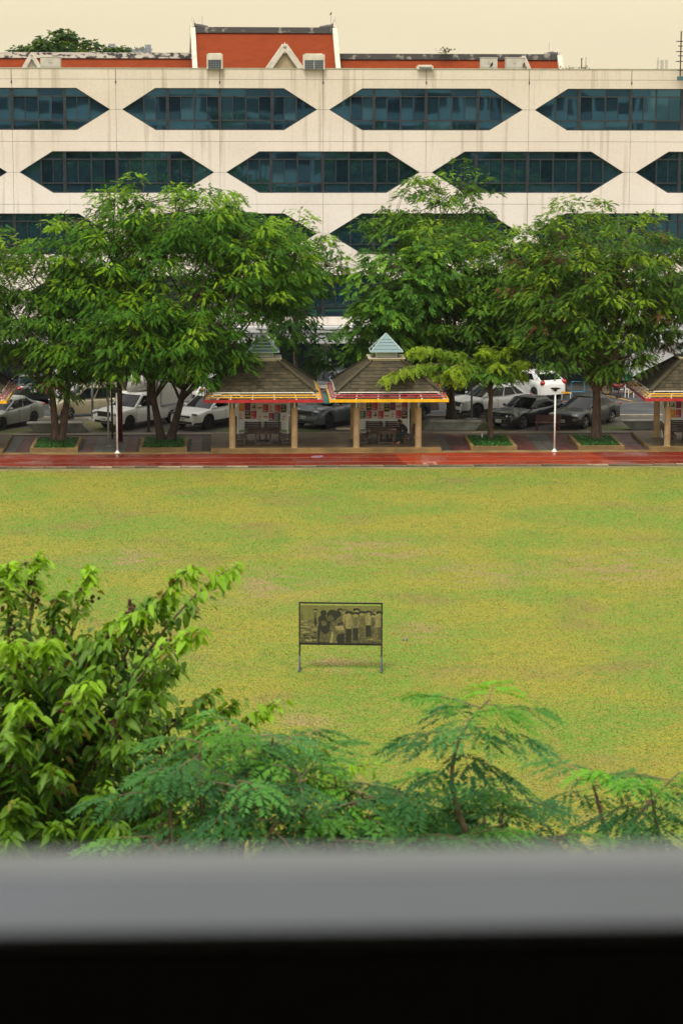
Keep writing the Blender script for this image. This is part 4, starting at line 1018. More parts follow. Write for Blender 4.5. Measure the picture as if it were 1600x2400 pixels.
def car(label, S, pm, loc, heading, rim=ALLOY, name='parked_car', cat='car', wheel='FL', group='parked cars', clad=False, box=None, plate=True):
    """S: L W H wf wr (wheel x), rw, deck: [(x,z)] lower body top line, xa,xb,xc,xd, belt z, roof inset"""
    L, W_, H_, wf, wr, rw = S['L'], S['W'], S['H'], S['wf'], S['wr'], S['rw']
    tr = W_/2 - .13
    h = R(heading); fx, fy = math.cos(h), math.sin(h); lx, ly = -fy, fx
    wx = wf if wheel[0] == 'F' else wr; wy = (tr if wheel[1] == 'L' else -tr) + (.1 if wheel[1] == 'L' else -.1)
    cx = loc[0] - fx*wx - lx*wy; cy_ = loc[1] - fy*wx - ly*wy
    t = thing(name, label, cat, (cx, cy_, loc[2] if len(loc) > 2 else 0.0), h, group)
    deck = S['deck']; sill = S.get('sill', .22); ra = rw + .055
    xs = set()
    for w_ in (wf, wr):
        for k in range(13): xs.add(round(w_ + ra*math.cos(PI*k/12), 4))
    for k in range(25): xs.add(round(-L/2 + L*k/24, 4))
    for d in (.02, .05, .1, .17, .27): xs.add(round(L/2 - d, 4)); xs.add(round(-L/2 + d, 4))
    xs = sorted(xs); xs = [x for i, x in enumerate(xs) if i == 0 or x - xs[i-1] > .004 or True]
    def hw(x):
        d = L/2 - abs(x); ex = S.get('nose', .42) if x > 0 else S.get('tail', .30)
        k = 1.0 if d > ex else 1 - S.get('pinch', .20)*((ex - d)/ex)**2.4
        return W_/2*k
    def zb(x):
        z = sill
        d = L/2 - abs(x)
        if d < .5: z += .06*((.5 - d)/.5)**2
        for w_ in (wf, wr):
            if abs(x - w_) < ra: z = max(z, rw + math.sqrt(max(0, ra*ra - (x - w_)**2)))
        return z
    def zt(x):
        z = interp(deck, x); d = L/2 - abs(x)
        if d < .16: z -= .13*((.16 - d)/.16)**2
        return z
    rows = [(0, 0), (.88, 0), (.975, .03), (.995, .25), (1.0, .48), (.985, .72), (.95, .90), (.88, .985), (.60, 1.02), (.0, 1.035)]
    q = MB(); grid = []
    for x in xs:
        w_, b_, t_ = hw(x), zb(x), zt(x); ring = []
        for s in (1, -1):
            rr = rows if s == 1 else rows[-2:0:-1]
            for (fy_, fz) in rr:
                z = b_ + (t_ - b_)*min(fz, 1) + max(0, fz - 1)*W_*.5
                ring.append((x, s*w_*fy_, z))
        grid.append(ring)
    n_ = len(grid[0])
    for r in grid: q.v += r
    for i in range(len(grid) - 1):
        for j in range(n_):
            j2 = (j+1) % n_; q.f.append((i*n_ + j, i*n_ + j2, (i+1)*n_ + j2, (i+1)*n_ + j)); q.m.append(1 if j in (0, n_ - 1) else (2 if clad and j in (1, 2, n_ - 2, n_ - 3) else 0))
    q.f.append(tuple(range(n_))[::-1]); q.m.append(0); q.f.append(tuple((len(grid)-1)*n_ + j for j in range(n_))); q.m.append(0)
    me = q.mesh('body', [pm, UNDER, PLASTIC]); autosmooth(me, 35); link('body', me, t)
    # greenhouse
    xa, xb, xc, xd = S['xa'], S['xb'], S['xc'], S['xd']; zr = H_; hin = S.get('roofw', .76)
    zbelt = lambda x: interp(deck, x) - .015
    def xf(u): return lerp(xa, xb, u**1.05)
    def xr(u): return lerp(xd, xc, u**.9)
    def gw_(u): return lerp(W_/2*.90, W_/2*hin, u**1.25)
    def gz(x, u): return lerp(zbelt(x), zr - .075, u)
    cf, cb = .13, .08
    def P(face, a, u, off=0.0):
        if face == 'f': x = xf(u) - cf*a*a; return (x + off, a*(gw_(u)), gz(xf(0) if False else x, u) + off*.6)
        if face == 'b': x = xr(u) + cb*a*a; return (x - off, a*gw_(u), gz(x, u) + off*.5)
        x = lerp(xr(u) + cb, xf(u) - cf, a); bl = .02*4*a*(1-a); s = 1 if face == 'l' else -1
        return (x, s*(gw_(u) + bl + off), gz(x, u) + off*.3)
    us = [0, .3, .6, .85, 1.0]; q = MB(); rings = []
    fa = [-1, -.6, -.2, .2, .6, 1]; sa = [.85, .7, .55, .4, .25, .12]
    def outline(u): return [P('f', a, u) for a in fa] + [P('l', a, u) for a in sa] + [P('b', -a, u) for a in fa] + [P('r', a, u) for a in reversed(sa)]
    for u in us: rings.append(outline(u))
    top = rings[-1]; mx_ = sum(p[0] for p in top)/len(top)
    for sc_, dz in ((.955, .035), (.86, .058), (.55, .070), (.2, .075)):
        rings.append([(mx_ + (p[0] - mx_)*(sc_*.5 + .5 if sc_ > .8 else sc_), p[1]*sc_, p[2] + dz + (zr - .075 - p[2])*.6) for p in top])
    n_ = len(top)
    for r in rings: q.v += r
    for i in range(len(rings) - 1):
        for j in range(n_): j2 = (j+1) % n_; q.f.append((i*n_ + j, i*n_ + j2, (i+1)*n_ + j2, (i+1)*n_ + j)); q.m.append(0)
    q.f.append(tuple((len(rings)-1)*n_ + j for j in range(n_))); q.m.append(0)
    me = q.mesh('cabin', pm); autosmooth(me, 45); link('cabin', me, t)
    def pane(nm, face, a0, a1, u0, u1, na=7, nu=4, a0t=None, a1t=None, m_=CARGLASS):
        q = MB(); a0t = a0 if a0t is None else a0t; a1t = a1 if a1t is None else a1t
        pts = [[P(face, lerp(lerp(a0, a0t, j/nu), lerp(a1, a1t, j/nu), i/na), lerp(u0, u1, j/nu), .012) for i in range(na+1)] for j in range(nu+1)]
        for j in range(nu):
            for i in range(na):
                f_ = [pts[j][i], pts[j][i+1], pts[j+1][i+1], pts[j+1][i]]
                q.poly(f_ if face in ('f', 'r') else f_[::-1])
        me = q.mesh(nm, m_); autosmooth(me, 60); return link(nm, me, t)
    pane('windscreen', 'f', -.93, .93, .04, .93, 9)
    if S.get('rearglass', True): pane('rear_window', 'b', -.88, .88, .12 if S.get('hatch') else .08, .88, 8)
    for s in ('l', 'r'):
        for (a0, a1, a0t, a1t) in S['side']: pane('side_window', s, a0, a1, .07, .87, 6, 3, a0t, a1t)
    # wheels
    for w_ in (wf, wr):
        for s in (-1, 1):
            q = MB(); yo = s*(tr + .10); yi = s*(tr - .10); yc = s*tr
            q.tube([(0, -.105*s, 0), (0, -.09*s, 0), (0, .06*s, 0), (0, .095*s, 0), (0, .10*s, 0)], [rw*.80, rw*.985, rw, rw*.95, rw*.72], 26)
            me = q.mesh('tyre', RUBBER); autosmooth(me, 50); ty = link('wheel', me, t, (w_, yc, rw))
            q = MB(); q.tube([(0, .06*s, 0), (0, .085*s, 0), (0, .104*s, 0)], [rw*.62, rw*.66, rw*.70], 24, caps=False)
            ns = S.get('spokes', 5)
            for k in range(ns):
                a = 2*PI*k/ns + .3; q.bar((0, .098*s, 0), (math.cos(a)*rw*.68, .098*s, math.sin(a)*rw*.68), .075, .03)
            q.tube([(0, .07*s, 0), (0, .115*s, 0)], [rw*.17, rw*.13], 12); q.build('rim', rim, ty)
            q = MB(); q.tube([(0, .062*s, 0), (0, .064*s, 0)], rw*.64, 20); q.build('brake_disc', UNDER, ty)
    # lamps, grille, plates
    zl, zg = S['zlamp'], S['zgrille']
    for s in (-1, 1):
        y = s*hw(L/2 - .15)*.78; M_ = Matrix.Translation((L/2 - .14, y, zl)) @ Matrix.Rotation(s*R(-28), 4, 'Z')
        if S.get('round'):
            for dy in (0, -.19*s):
                q = MB(); M2 = Matrix.Translation((L/2 - .035 - (.045 if dy == 0 else 0), y + dy, zl)); q.ell((0, 0, 0), (.05, .075, .075), nu=12, nv=8, M=M2); q.build('headlight', HEADL, t, True)
        else:
            q = MB(); q.ell((0, 0, 0), (.125, S.get('lw', .20), S.get('lh', .075)), nu=14, nv=8, M=M_); q.build('headlight', S.get('lampm', HEADL), t, True)
        y = s*hw(-L/2 + .12)*.84; M_ = Matrix.Translation((-L/2 + .12, y, S['ztail'])) @ Matrix.Rotation(s*R(24), 4, 'Z')
        q = MB(); q.ell((0, 0, 0), (.13, S.get('tw', .19), S.get('th', .085)), nu=14, nv=8, M=M_); q.build('tail_light', TAIL, t, True)
        xm = xf(.1) - .28; q = MB(); M_ = Matrix.Translation((xm, s*(W_/2 + .06), zbelt(xm) + .085)); q.ell((0, 0, 0), (.075, .10, .07), nu=10, nv=7, M=M_); q.bar((xm, s*(W_/2*.88), zbelt(xm) + .05), (xm, s*(W_/2 + .02), zbelt(xm) + .07), .05, .04); q.build('mirror', S.get('mirm', pm), t, True)
        for k, xh in enumerate(S['handles']):
            q = MB(); z = zt(xh) - .13; q.box(xh - .09, xh + .09, s*W_/2*.992 - .012, s*W_/2*.992 + .016, z, z + .03); q.build('door_handle', S.get('handm', pm), t)
        for xsx in S['seams']:
            q = MB(); pts = []
            for fz in (.06, .25, .48, .72, .88):
                z = zb(xsx) + (zt(xsx) - zb(xsx))*fz; fy_ = interp([(r_[1], r_[0]) for r_ in rows[2:8]], fz); pts.append((xsx, s*(hw(xsx)*fy_ + .002), z))
            q.tube(pts, .0065, 4); q.build('door_seam', UNDER, t)
    q = MB(); gwid = S.get('gw', .62)*W_/2; q.box(L/2 - .06, L/2 + .012, -gwid, gwid, zg - S.get('gh', .09), zg + S.get('gh', .09)); gr = q.build('grille', PLASTIC, t)
    for k in range(S.get('bars', 3)):
        q = MB(); z = zg + S.get('gh', .09)*(-.7 + 1.4*k/max(1, S.get('bars', 3) - 1)); q.box(L/2 + .0125, L/2 + .02, -gwid*.97, gwid*.97, z - .01, z + .01); q.build('grille_bar', CHROME if S.get('chrome') else PLASTIC, gr)
    q = MB(); q.box(L/2 - .04, L/2 + .008, -W_*.34, W_*.34, sill + .07, sill + .19); q.build('lower_intake', PLASTIC, t)
    if S.get('bumper'):
        q = MB(); q.box(L/2 - .3, L/2 + .06, -W_*.43, W_*.43, sill + .17, sill + .25); q.build('bumper', S['bumper'], t)
    if plate:
        for x, nx in ((L/2 + .02, 1), (-L/2 - .02, -1)):
            z = S.get('zplate', .42) if nx > 0 else S.get('zplate_r', .62)
            q = MB(); a, c = sorted((x, x + nx*.012)); q.box(a, c, -.17, .17, z - .075, z + .075); 
            pl = q.build('number_plate', PLATE, t); q = MB(); a, c = sorted((x + nx*.0125, x + nx*.016))
            for k in range(6):
                if k != 2: q.box(a, c, -.13 + k*.046, -.105 + k*.046, z - .035, z + .03)
            q.build('plate_digits', PLASTIC, pl)
    return t

SEDAN = dict(L=4.41, W=1.72, H=1.47, wf=1.33, wr=-1.22, rw=.305, deck=[(-2.205, .93), (-2.0, 1.04), (-1.5, 1.06), (-.6, .99), (.6, .93), (.95, .93), (1.6, .84), (2.0, .74), (2.205, .66)],
             xa=1.06, xb=.18, xc=-.95, xd=-1.72, side=[(.50, .95, .47, .93), (.12, .46, .12, .44)], handles=(-.05, -1.0), seams=(.98, -.02, -.98), zlamp=.70, zgrille=.62, ztail=.92, lw=.22, lh=.075, zplate=.42, zplate_r=.80)
BMW = dict(SEDAN, L=4.72, W=1.75, H=1.41, wf=1.42, wr=-1.34, rw=.315, deck=[(-2.36, .88), (-2.2, .96), (-1.5, .96), (-.6, .92), (.7, .90), (1.0, .91), (1.8, .85), (2.25, .80), (2.36, .74)], xa=.98, xb=.30, xc=-.85, xd=-1.52, zlamp=.66, zgrille=.66, round=True, gw=.18, gh=.10, bars=2, chrome=True, zplate=.42, pinch=.11, roofw=.78, seams=(1.0, .02, -.95), handles=(.1, -.85))
MERC = dict(SEDAN, L=4.70, W=1.81, H=1.44, wf=1.40, wr=-1.42, rw=.33, deck=[(-2.35, .92), (-2.2, 1.02), (-1.5, 1.05), (-.6, .98), (.7, .92), (1.1, .92), (1.9, .82), (2.2, .72), (2.35, .64)], xd=-1.80, xc=-.95, ztail=.86, tw=.22, th=.09, zplate_r=.74)
SUV = dict(L=4.34, W=1.79, H=1.59, wf=1.30, wr=-1.31, rw=.345, sill=.25, deck=[(-2.17, .98), (-2.0, 1.06), (-1.2, 1.06), (.0, 1.01), (.9, 1.00), (1.2, 1.00), (1.75, .95), (2.05, .86), (2.17, .76)],
           xa=1.10, xb=.32, xc=-1.30, xd=-2.0, side=[(.57, .95, .55, .93), (.28, .54, .28, .52), (.10, .25, .12, .25)], hatch=True, handles=(.05, -.9), seams=(1.02, .02, -.95), zlamp=.84, zgrille=.72, ztail=.98, lw=.25, lh=.05, zplate=.48, zplate_r=.80, gh=.11, gw=.66)
MGS = dict(SUV, L=4.43, W=1.87, H=1.58, deck=[(-2.21, 1.0), (-2.0, 1.08), (-1.2, 1.07), (.0, 1.02), (.9, .99), (1.2, .98), (1.75, .90), (2.1, .80), (2.21, .70)], xa=1.22, xb=.38, zlamp=.80, lh=.04, lw=.30, lampm=PLASTIC, gw=.5, gh=.05, zgrille=.66, zplate=.56)
VOLVO = dict(SUV, L=4.70, W=1.90, H=1.66, wf=1.43, wr=-1.43, rw=.365, deck=[(-2.35, 1.02), (-2.1, 1.08), (-1.2, 1.08), (.0, 1.05), (1.0, 1.05), (1.3, 1.05), (1.95, 1.0), (2.25, .92), (2.35, .80)], xa=1.18, xb=.45, xc=-1.45, xd=-2.15, zlamp=.90, zgrille=.80, gw=.46, gh=.13, bars=2, chrome=True, lh=.06, lw=.24, zplate=.60)
HATCH = dict(SUV, L=3.84, W=1.735, H=1.51, wf=1.18, wr=-1.22, rw=.31, sill=.22, deck=[(-1.92, .95), (-1.75, 1.02), (-1.0, 1.03), (.0, .98), (.8, .95), (1.05, .95), (1.5, .88), (1.82, .78), (1.92, .68)], xa=1.0, xb=.28, xc=-1.15, xd=-1.78, side=[(.56, .95, .54, .93), (.20, .52, .22, .50)], handles=(.0,), seams=(.9, -.05), zlamp=.78, ztail=.93, tw=.17, th=.15, zplate_r=.62)
MPV = dict(SUV, L=4.14, W=1.63, H=1.68, wf=1.30, wr=-1.35, rw=.305, sill=.25, deck=[(-2.07, 1.0), (-1.9, 1.04), (-1.0, 1.03), (.0, 1.0), (.9, .98), (1.2, .99), (1.7, .92), (1.98, .82), (2.07, .72)], xa=1.25, xb=.55, xc=-1.55, xd=-1.95, side=[(.63, .94, .62, .91), (.33, .60, .33, .59), (.08, .30, .10, .30)], spokes=7, roofw=.80)
PICK = dict(L=5.2, W=1.76, H=1.72, wf=1.62, wr=-1.45, rw=.345, sill=.32, deck=[(-2.6, .92), (-1.0, .94), (-.3, 1.02), (.9, 1.04), (1.25, 1.06), (1.9, 1.01), (2.4, .92), (2.6, .80)], xa=1.35, xb=.70, xc=-.20, xd=-.42, side=[(.14, .92, .16, .87)], hatch=True, handles=(.12,), seams=(1.18, -.12), zlamp=.86, zgrille=.82, ztail=.80, th=.16, tw=.08, lw=.20, lh=.12, gw=.46, gh=.12, zplate=.56, zplate_r=.5, pinch=.15, roofw=.80, spokes=8)
P_SILV = paint('silver_paint', (0.30, 0.315, 0.285), .35); P_WHITE = paint('white_car_paint', (0.84, 0.84, 0.82), 0, .3); P_CHAMP = paint('champagne_paint', (0.40, 0.345, 0.22), .3); P_GREY = paint('blue_grey_paint', (0.13, 0.155, 0.175), .4)
P_DK = paint('dark_grey_paint', (0.008, 0.010, 0.011), .2); P_BLK = paint('black_car_paint', (0.008, 0.009, 0.011)); P_BMW = paint('graphite_paint', (0.013, 0.018, 0.019), .25); P_NAVY = paint('navy_paint', (0.018, 0.024, 0.034), .2)
def at(px, py): p = G(px, py); return (p.x, p.y)
car('silver sedan parked nose-in at the far left, partly cut off', SEDAN, P_SILV, at(7, 1009), -122, DARKRIM)
car('champagne people carrier on the road behind the twin-stemmed tree', MPV, P_CHAMP, at(160, 983), -168, ALLOY)
car('white crossover with slim black lamps parked beside the box truck', MGS, P_WHITE, at(489, 1007), -131, DARKRIM, clad=True)
car('blue-grey crossover with chrome grille parked between the middle pavilions', VOLVO, P_GREY, at(772, 1005), -128, DARKRIM)
car('navy car mostly hidden behind the right post of the occupied pavilion', dict(SEDAN), P_NAVY, at(992, 984), -122, ALLOY, wheel='RL')
car('white crossover on the road behind the grey lamp pole, roof low', SUV, P_WHITE, at(1117, 980), -152, DARKRIM, clad=True)
car('old graphite sedan with twin round headlights beside the wooden bench', BMW, P_BMW, at(1226.5, 1005), -133, ALLOY)
car('dark grey sedan parked behind the rough-barked tree, chrome handles', dict(SEDAN, handm=CHROME), P_DK, at(1371, 1005), -129, ALLOY)
car('white hatchback seen from behind with red tail lights by the facade', dict(HATCH, H=1.46), P_WHITE, at(1250, 936), 118, DARKRIM, wheel='RL')
car('black sedan seen from behind, left of the white hatchback', MERC, P_BLK, at(1127, 930), 132, DARKRIM, wheel='RL')
car('black sedan seen from behind at far left, chrome strip above plate', dict(MERC, handm=CHROME), P_BLK, at(40, 944), 98, DARKRIM, wheel='RL')
car('white car behind the twin tree trunks, beside the black sedan', SEDAN, P_WHITE, at(118, 936), 105, DARKRIM, wheel='RL')
car('black car parked at the blue wall behind the pavilion roofs', SUV, P_BLK, at(742, 935), 60, DARKRIM, wheel='RL')
car('white van-like car behind the box truck, almost hidden', MPV, P_WHITE, at(455, 955), 120, DARKRIM, wheel='RL')
tk = car('white pickup truck with a tall white cargo box on its bed', dict(PICK), P_WHITE, at(306, 1008), -131, DARKRIM, name='box_truck', cat='truck', group=None)
BOXW = mat('cargo_box_white', (0.56, 0.54, 0.50), 0.5, var=0.06, scale=1.5)
q = MB(); q.box(-2.75, -.52, -.93, .93, 1.0, 2.75); cb_ = q.build('cargo_box', BOXW, tk)
for x in (-2.75, -.52):
    for y in (-.93, .93):
        q = MB(); q.box(x - .03, x + .03, y - .03, y + .03, .96, 2.77); q.build('corner_post', GREYM, cb_)
for y in (-.93, .93):
    for z in (1.0, 2.75): q = MB(); q.box(-2.715, -.555, y - .025, y + .025, z - .03, z + .03); q.build('edge_rail', GREYM, cb_)
q = MB(); q.box(-2.3, -2.1, .932, .945, 1.45, 1.65); q.build('hatch_plate', GREYM, cb_)
q = MB(); q.tube([(-.6, 0, 2.3), (.0, 0, 2.15), (.65, 0, 1.75)], [.55, .5, .2], 12); q.v = [(x, y*1.45, 1.70 + max(0, z - 1.68)*1.0) for x, y, z in q.v]; q.build('wind_deflector', BOXW, tk, True)
q = MB(); q.box(-2.6, -.5, -.82, .82, .45, .99); q.build('bed', P_WHITE, tk)

# motorcycle
def motorcycle(loc, rz):
    t = thing('motorcycle', 'red and black motorcycle parked by the blue rack near the wall', 'motorcycle', loc, rz)
    for x in (-.62, .62):
        q = MB(); q.tube([(x + .27*math.cos(k*PI/12), 0, .29 + .27*math.sin(k*PI/12)) for k in range(25)], .035, 6, caps=False); wl = q.build('wheel', RUBBER, t)
        q = MB(); q.tube([(x + .22*math.cos(k*PI/12), 0, .29 + .22*math.sin(k*PI/12)) for k in range(25)], .014, 5, caps=False)
        for k in range(6): q.bar((x, 0, .29), (x + .22*math.cos(k*PI/3), 0, .29 + .22*math.sin(k*PI/3)), .012, .012)
        q.build('rim', YEL, wl)
    MR = mat('red_fairing', (0.35, 0.01, 0.02), 0.3, coat=.8)
    q = MB(); q.tube([(.45, 0, .72), (.2, 0, .50), (-.05, 0, .45), (-.35, 0, .60), (-.7, 0, .72)], [.06, .12, .13, .11, .05], 8); q.build('fairing', MR, t, True)
    q = MB(); q.tube([(.1, 0, .74), (-.2, 0, .74), (-.65, 0, .80)], [.09, .12, .08], 8); q.v = [(x, y, .70 + (z - .70)*.6) for x, y, z in q.v]; q.build('seat', RUBBER, t, True)
    q = MB(); q.tube([(.62, .06, .29), (.45, .06, .80), (.40, .05, .98)], .022, 6); q.tube([(.62, -.06, .29), (.45, -.06, .80), (.40, -.05, .98)], .022, 6); q.build('fork', BLACK, t)
    q = MB(); q.tube([(.34, -.34, 1.0), (.40, -.12, .98), (.40, .12, .98), (.34, .34, 1.0)], .016, 6); q.build('handlebar', BLACK, t)
    q = MB(); q.ell((.50, 0, .86), (.08, .09, .09)); q.build('headlight', HEADL, t, True)
    q = MB(); q.ell((.64, 0, .56), (.20, .06, .05)); q.build('mudguard', MR, t, True)
    q = MB(); q.box(-.1, .22, -.11, .11, .24, .42); q.build('engine', BLACK, t)
    q = MB(); q.tube([(.1, -.13, .25), (-.3, -.15, .24), (-.75, -.15, .34)], [.02, .035, .04], 8); q.build('exhaust', CHROME, t)
mp2 = G(1420, 925); motorcycle((mp2.x + .62, mp2.y, 0), R(180))
q = MB(); q.box(-.2, .2, -.18, .18, 0, .3); q.box(-.215, .215, -.195, .195, .301, .34); o = q.build('green_crate', mat('green_plastic', (0.02, 0.22, 0.13), 0.4), None, False, (mp2.x + 1.18, mp2.y, .80)); tag(o, 'green plastic box on the back of the motorcycle', 'box')

# ------------------------------------------------------------------ lamp posts, poles, blocks, benches, barriers
def lamp_post(px, py, label):
    p = G(px, py, .02); t = thing('lamp_post', label, 'lamp post', (p.x, p.y, .02), group='white lamp posts by the track')
    q = MB(); q.cyl(0, 0, 0, 2.86, .042, .036, 12); q.build('pole', WHITE, t, True)
    q = MB(); q.cyl(0, 0, 0, .02, .14, n=12); q.cyl(0, 0, .021, .13, .10, .045, 12); q.build('base', WHITE, t)
    q = MB(); q.tube([(0, 0, 2.80), (0, 0, 2.88), (0, 0, 2.90), (0, 0, 2.94)], [.06, .10, .22, .23], 8); q.build('lamp_head', BLACK, t)
lamp_post(1298, 1058, 'white lamp post with flat black head beside the track, right side')
lamp_post(275.6, 1062, 'white lamp post before the maroon column, its head in the leaves')
def pole(name, px, py, r, h, m_, label, foot=None, n=12):
    p = G(px, py, .0); t = thing(name, label, 'pole', (p.x, p.y, 0)); q = MB(); q.cyl(0, 0, 0, h, r, r*.95, n); q.build('shaft', m_, t, True)
    q = MB(); q.box(-r*2.2, r*2.2, -r*2.2, r*2.2, 0, .035) if foot is None else q.box(-foot, foot, -foot*.7, foot*.7, 0, .10); q.build('base_plate', m_ if foot is None else CONC, t)
    q = MB(); q.ell((0, 0, h), (r*1.1, r*1.1, r*.6), nu=10, nv=6); q.build('cap', m_, t, True)
pole('steel_pole', 255, 1047, .05, 4.2, GREYM, 'slim grey steel pole left of the white lamp post by the maroon column')
pole('painted_column', 282, 1035, .135, 4.0, MAROON, 'thick maroon column standing behind the left white lamp post', n=20)
pole('painted_pole', 264, 1029, .05, 3.6, MAROON, 'thin dark red pole left of the thick maroon column')
pole('wooden_pole', 349, 1012, .075, 4.2, BARK, 'brown pole before the cab door of the box truck')
pole('steel_pole', 217.6, 986, .06, 3.8, GREYM, 'grey steel pole in front of the champagne car', .2)
pole('steel_pole', 1104, 985, .055, 4.4, GREYM, 'grey steel pole in front of the white crossover, concrete foot', .28)
# low concrete blocks with slanted ends
def slant_block(x0, x1, skew, label, Y=116.45):
    t = thing('concrete_block', label, 'concrete block', ((x0+x1)/2, Y, 0), group='low concrete blocks behind the pavement'); w_ = (x1-x0)/2
    q = MB(); q.prism([(-w_, .04), (w_, .04), (w_ + skew, .44), (-w_ + skew, .44)], 0, .62); q.build('block', mat('grey_cast_concrete', (0.23, 0.23, 0.20), 0.8, col2=(0.13, 0.13, 0.115), scale=2.0, bump=0.25) if 'grey_cast_concrete' not in bpy.data.materials else bpy.data.materials['grey_cast_concrete'], t)
    q = MB(); q.prism([(-w_ + skew - .02, .443), (w_ + skew + .02, .443), (w_ + skew + .02, .49), (-w_ + skew - .02, .49)], -.03, .65); q.build('top_slab', CONC, t)
slant_block(-9.75, -7.1, -.38, 'low grey concrete block with slanted ends behind the twin-stemmed tree')
slant_block(9.10, 11.6, .32, 'low grey concrete block with slanted ends by the navy car')
slant_block(19.3, 22.6, -.5, 'low grey concrete block behind the right-edge pavilion')
bp_ = G(1284, 1011); slat_bench((bp_.x, bp_.y + .3, 0), R(180), 'red-brown slatted bench seen from behind beside the graphite sedan', 1.25, WOODR, None, 'park_bench', 6, .40, .82)
# rope heap
q = MB(); rs = random.Random(6); p = G(806, 1010)
for k in range(9):
    r0 = .20 + .02*k; a0 = rs.uniform(0, 6); pts = [(p.x + r0*math.cos(a0 + u*.4) * (1.1 + .2*math.sin(u*.7 + k)), p.y + r0*.9*math.sin(a0 + u*.4), .02 + .012*k + .008*math.sin(u)) for u in range(13)]
    q.tube(pts, .013, 6)
q.tube([(p.x + .2, p.y, .02), (p.x + .5, p.y - .15, .02), (p.x + .35, p.y + .2, .02)], .013, 6)
o = q.build('rope_coil', mat('pale_rope', (0.50, 0.42, 0.30), 0.9, var=0.2, scale=30), None, True); tag(o, 'loose coil of pale rope on the ground before the blue-grey crossover', 'rope')
# blue racks
LB = mat('light_blue_paint', (0.08, 0.38, 0.62), 0.45)
def rack(px0, px1, py, label, rz, n_bars, w_=.72, h=.72):
    p = G((px0+px1)/2, py); t = thing('blue_rack', label, 'bike rack', (p.x, p.y, 0), rz, 'light blue racks by the wall')
    q = MB(); q.tube([(-w_/2, 0, 0), (-w_/2, 0, h), (w_/2, 0, h), (w_/2, 0, 0)], .028, 8); q.build('hoop', LB, t)
    q = MB(); q.tube([(-w_/2, 0, .16), (w_/2, 0, .16)], .024, 8); q.build('lower_rail', LB, t)
    for k in range(n_bars):
        x = -w_/2 + w_*(k+1)/(n_bars+1); q = MB(); q.tube([(x, 0, .16), (x, 0, h)], .018, 6); q.build('upright', LB, t)
    for s in (-1, 1): q = MB(); q.box(s*w_/2 - .03, s*w_/2 + .03, -.25, .25, 0, .03); q.build('foot', LB, t)
rack(1338, 1368, 925, 'light blue open rack left of the rough-barked trunk', R(3), 0); rack(1390, 1403, 930, 'light blue barred rack right of the rough-barked trunk', R(62), 4, .6)
p = G(1468, 932); t = thing('red_railing', 'low dark red railing with white posts beside the motorcycle', 'railing', (p.x, p.y, 0))
for i, x in enumerate((-.46, -.1, .08, .36)):
    q = MB(); q.tube([(x, 0, 0), (x, 0, .78 if i in (0, 1) else .62)], .025, 8); q.build('post', WHITE if i else MAROON, t)
for z in (.06, .55): q = MB(); q.tube([(-.46, 0, z), (.6, 0, z)], .02, 6); q.build('rail', MAROON, t)
q = MB(); q.box(-.58, -.34, -.12, .12, 0, .13); q.build('base', RUBBER, t)
p = G(1326, 937); t = thing('yellow_trestle', 'small yellow and white folding barrier behind the graphite sedan', 'barrier', (p.x, p.y, 0))
q = MB(); q.bar((-.28, 0, .40), (.28, .1, .36), .03, .09); q.build('board', YEL, t)
for x in (-.24, .22): q = MB(); q.tube([(x, 0, 0), (x, .02, .4)], .016, 6); q.build('leg', WHITE, t)
# bottle by the young tree, litter on the lawn
p = G(1131, 1029, .2); q = MB(); q.tube([(0,0,0), (0,0,.16), (0,0,.21), (0,0,.25)], [.035, .037, .016, .015], 10); o = q.build('plastic_bottle', mat('clear_plastic', (0.62, 0.66, 0.68), 0.15), None, True, (p.x, 113.0, .16)); tag(o, 'pale plastic bottle leaning by the young tree trunk', 'bottle')
p = G(949, 1501); q = MB(); q.prism([(-.10, 0), (.02, -.0), (.11, .01), (.10, .05), (.03, .075), (-.04, .06), (-.11, .045)], -.05, .05); q.box(-.03, .035, -.055, -.051, .01, .06, 1); q.v = [(x*.7, y*.7, z*.7) for x, y, z in q.v]; o = q.build('crumpled_packet', [mat('dark_wrapper', (0.06, 0.06, 0.05), 0.4), mat('foil', (0.55, 0.53, 0.56), 0.3)], None, False, (p.x, p.y, .0)); tag(o, 'small dark and silver scrap lying on the lawn right of the signboard', 'litter')

# ------------------------------------------------------------------ the photo signboard on the lawn
sp_ = (G(702, 1569) + G(894, 1573))/2
sg_ = thing('signboard', 'black-framed standing board with a faded photograph of people on the lawn', 'signboard', (sp_.x, sp_.y, 0), R(-5))
HWD = 1.19; ZB, ZT = .785, 2.00
for s in (-1, 1):
    q = MB(); q.box(s*HWD - .022, s*HWD + .022, -.02, .02, .02, ZT + .025); q.build('post', BLACK, sg_)
    q = MB(); q.prism([(-.035, 0), (.035, 0), (.02, .46), (-.02, .46)], -.03, -.022); q.box(-.03, .03, -.30, .30, 0, .025); q.bar((0, -.28, .02), (0, -.03, .42), .03, .03); q.bar((0, .28, .02), (0, .03, .42), .03, .03)
    q.build('foot', mat('blue_grey_steel', (0.030, 0.042, 0.065), 0.5) if s < 0 else bpy.data.materials['blue_grey_steel'], sg_, False, (s*HWD, 0, 0))
q = MB(); q.box(-HWD + .023, HWD - .023, -.02, .02, ZT - .02, ZT + .024); q.build('top_rail', BLACK, sg_)
q = MB(); q.box(-HWD + .023, HWD - .023, -.022, .022, ZB - .03, ZB + .03); q.build('bottom_rail', BLACK, sg_)
SKYP = mat('print_pale', (0.170, 0.155, 0.045), 0.7, var=0.1, scale=3)
_t = SKYP.node_tree; _tb = _t.nodes.new('ShaderNodeBsdfTransparent'); _tm = _t.nodes.new('ShaderNodeMixShader'); _tm.inputs[0].default_value = 0.35    # printed mesh, half see-through
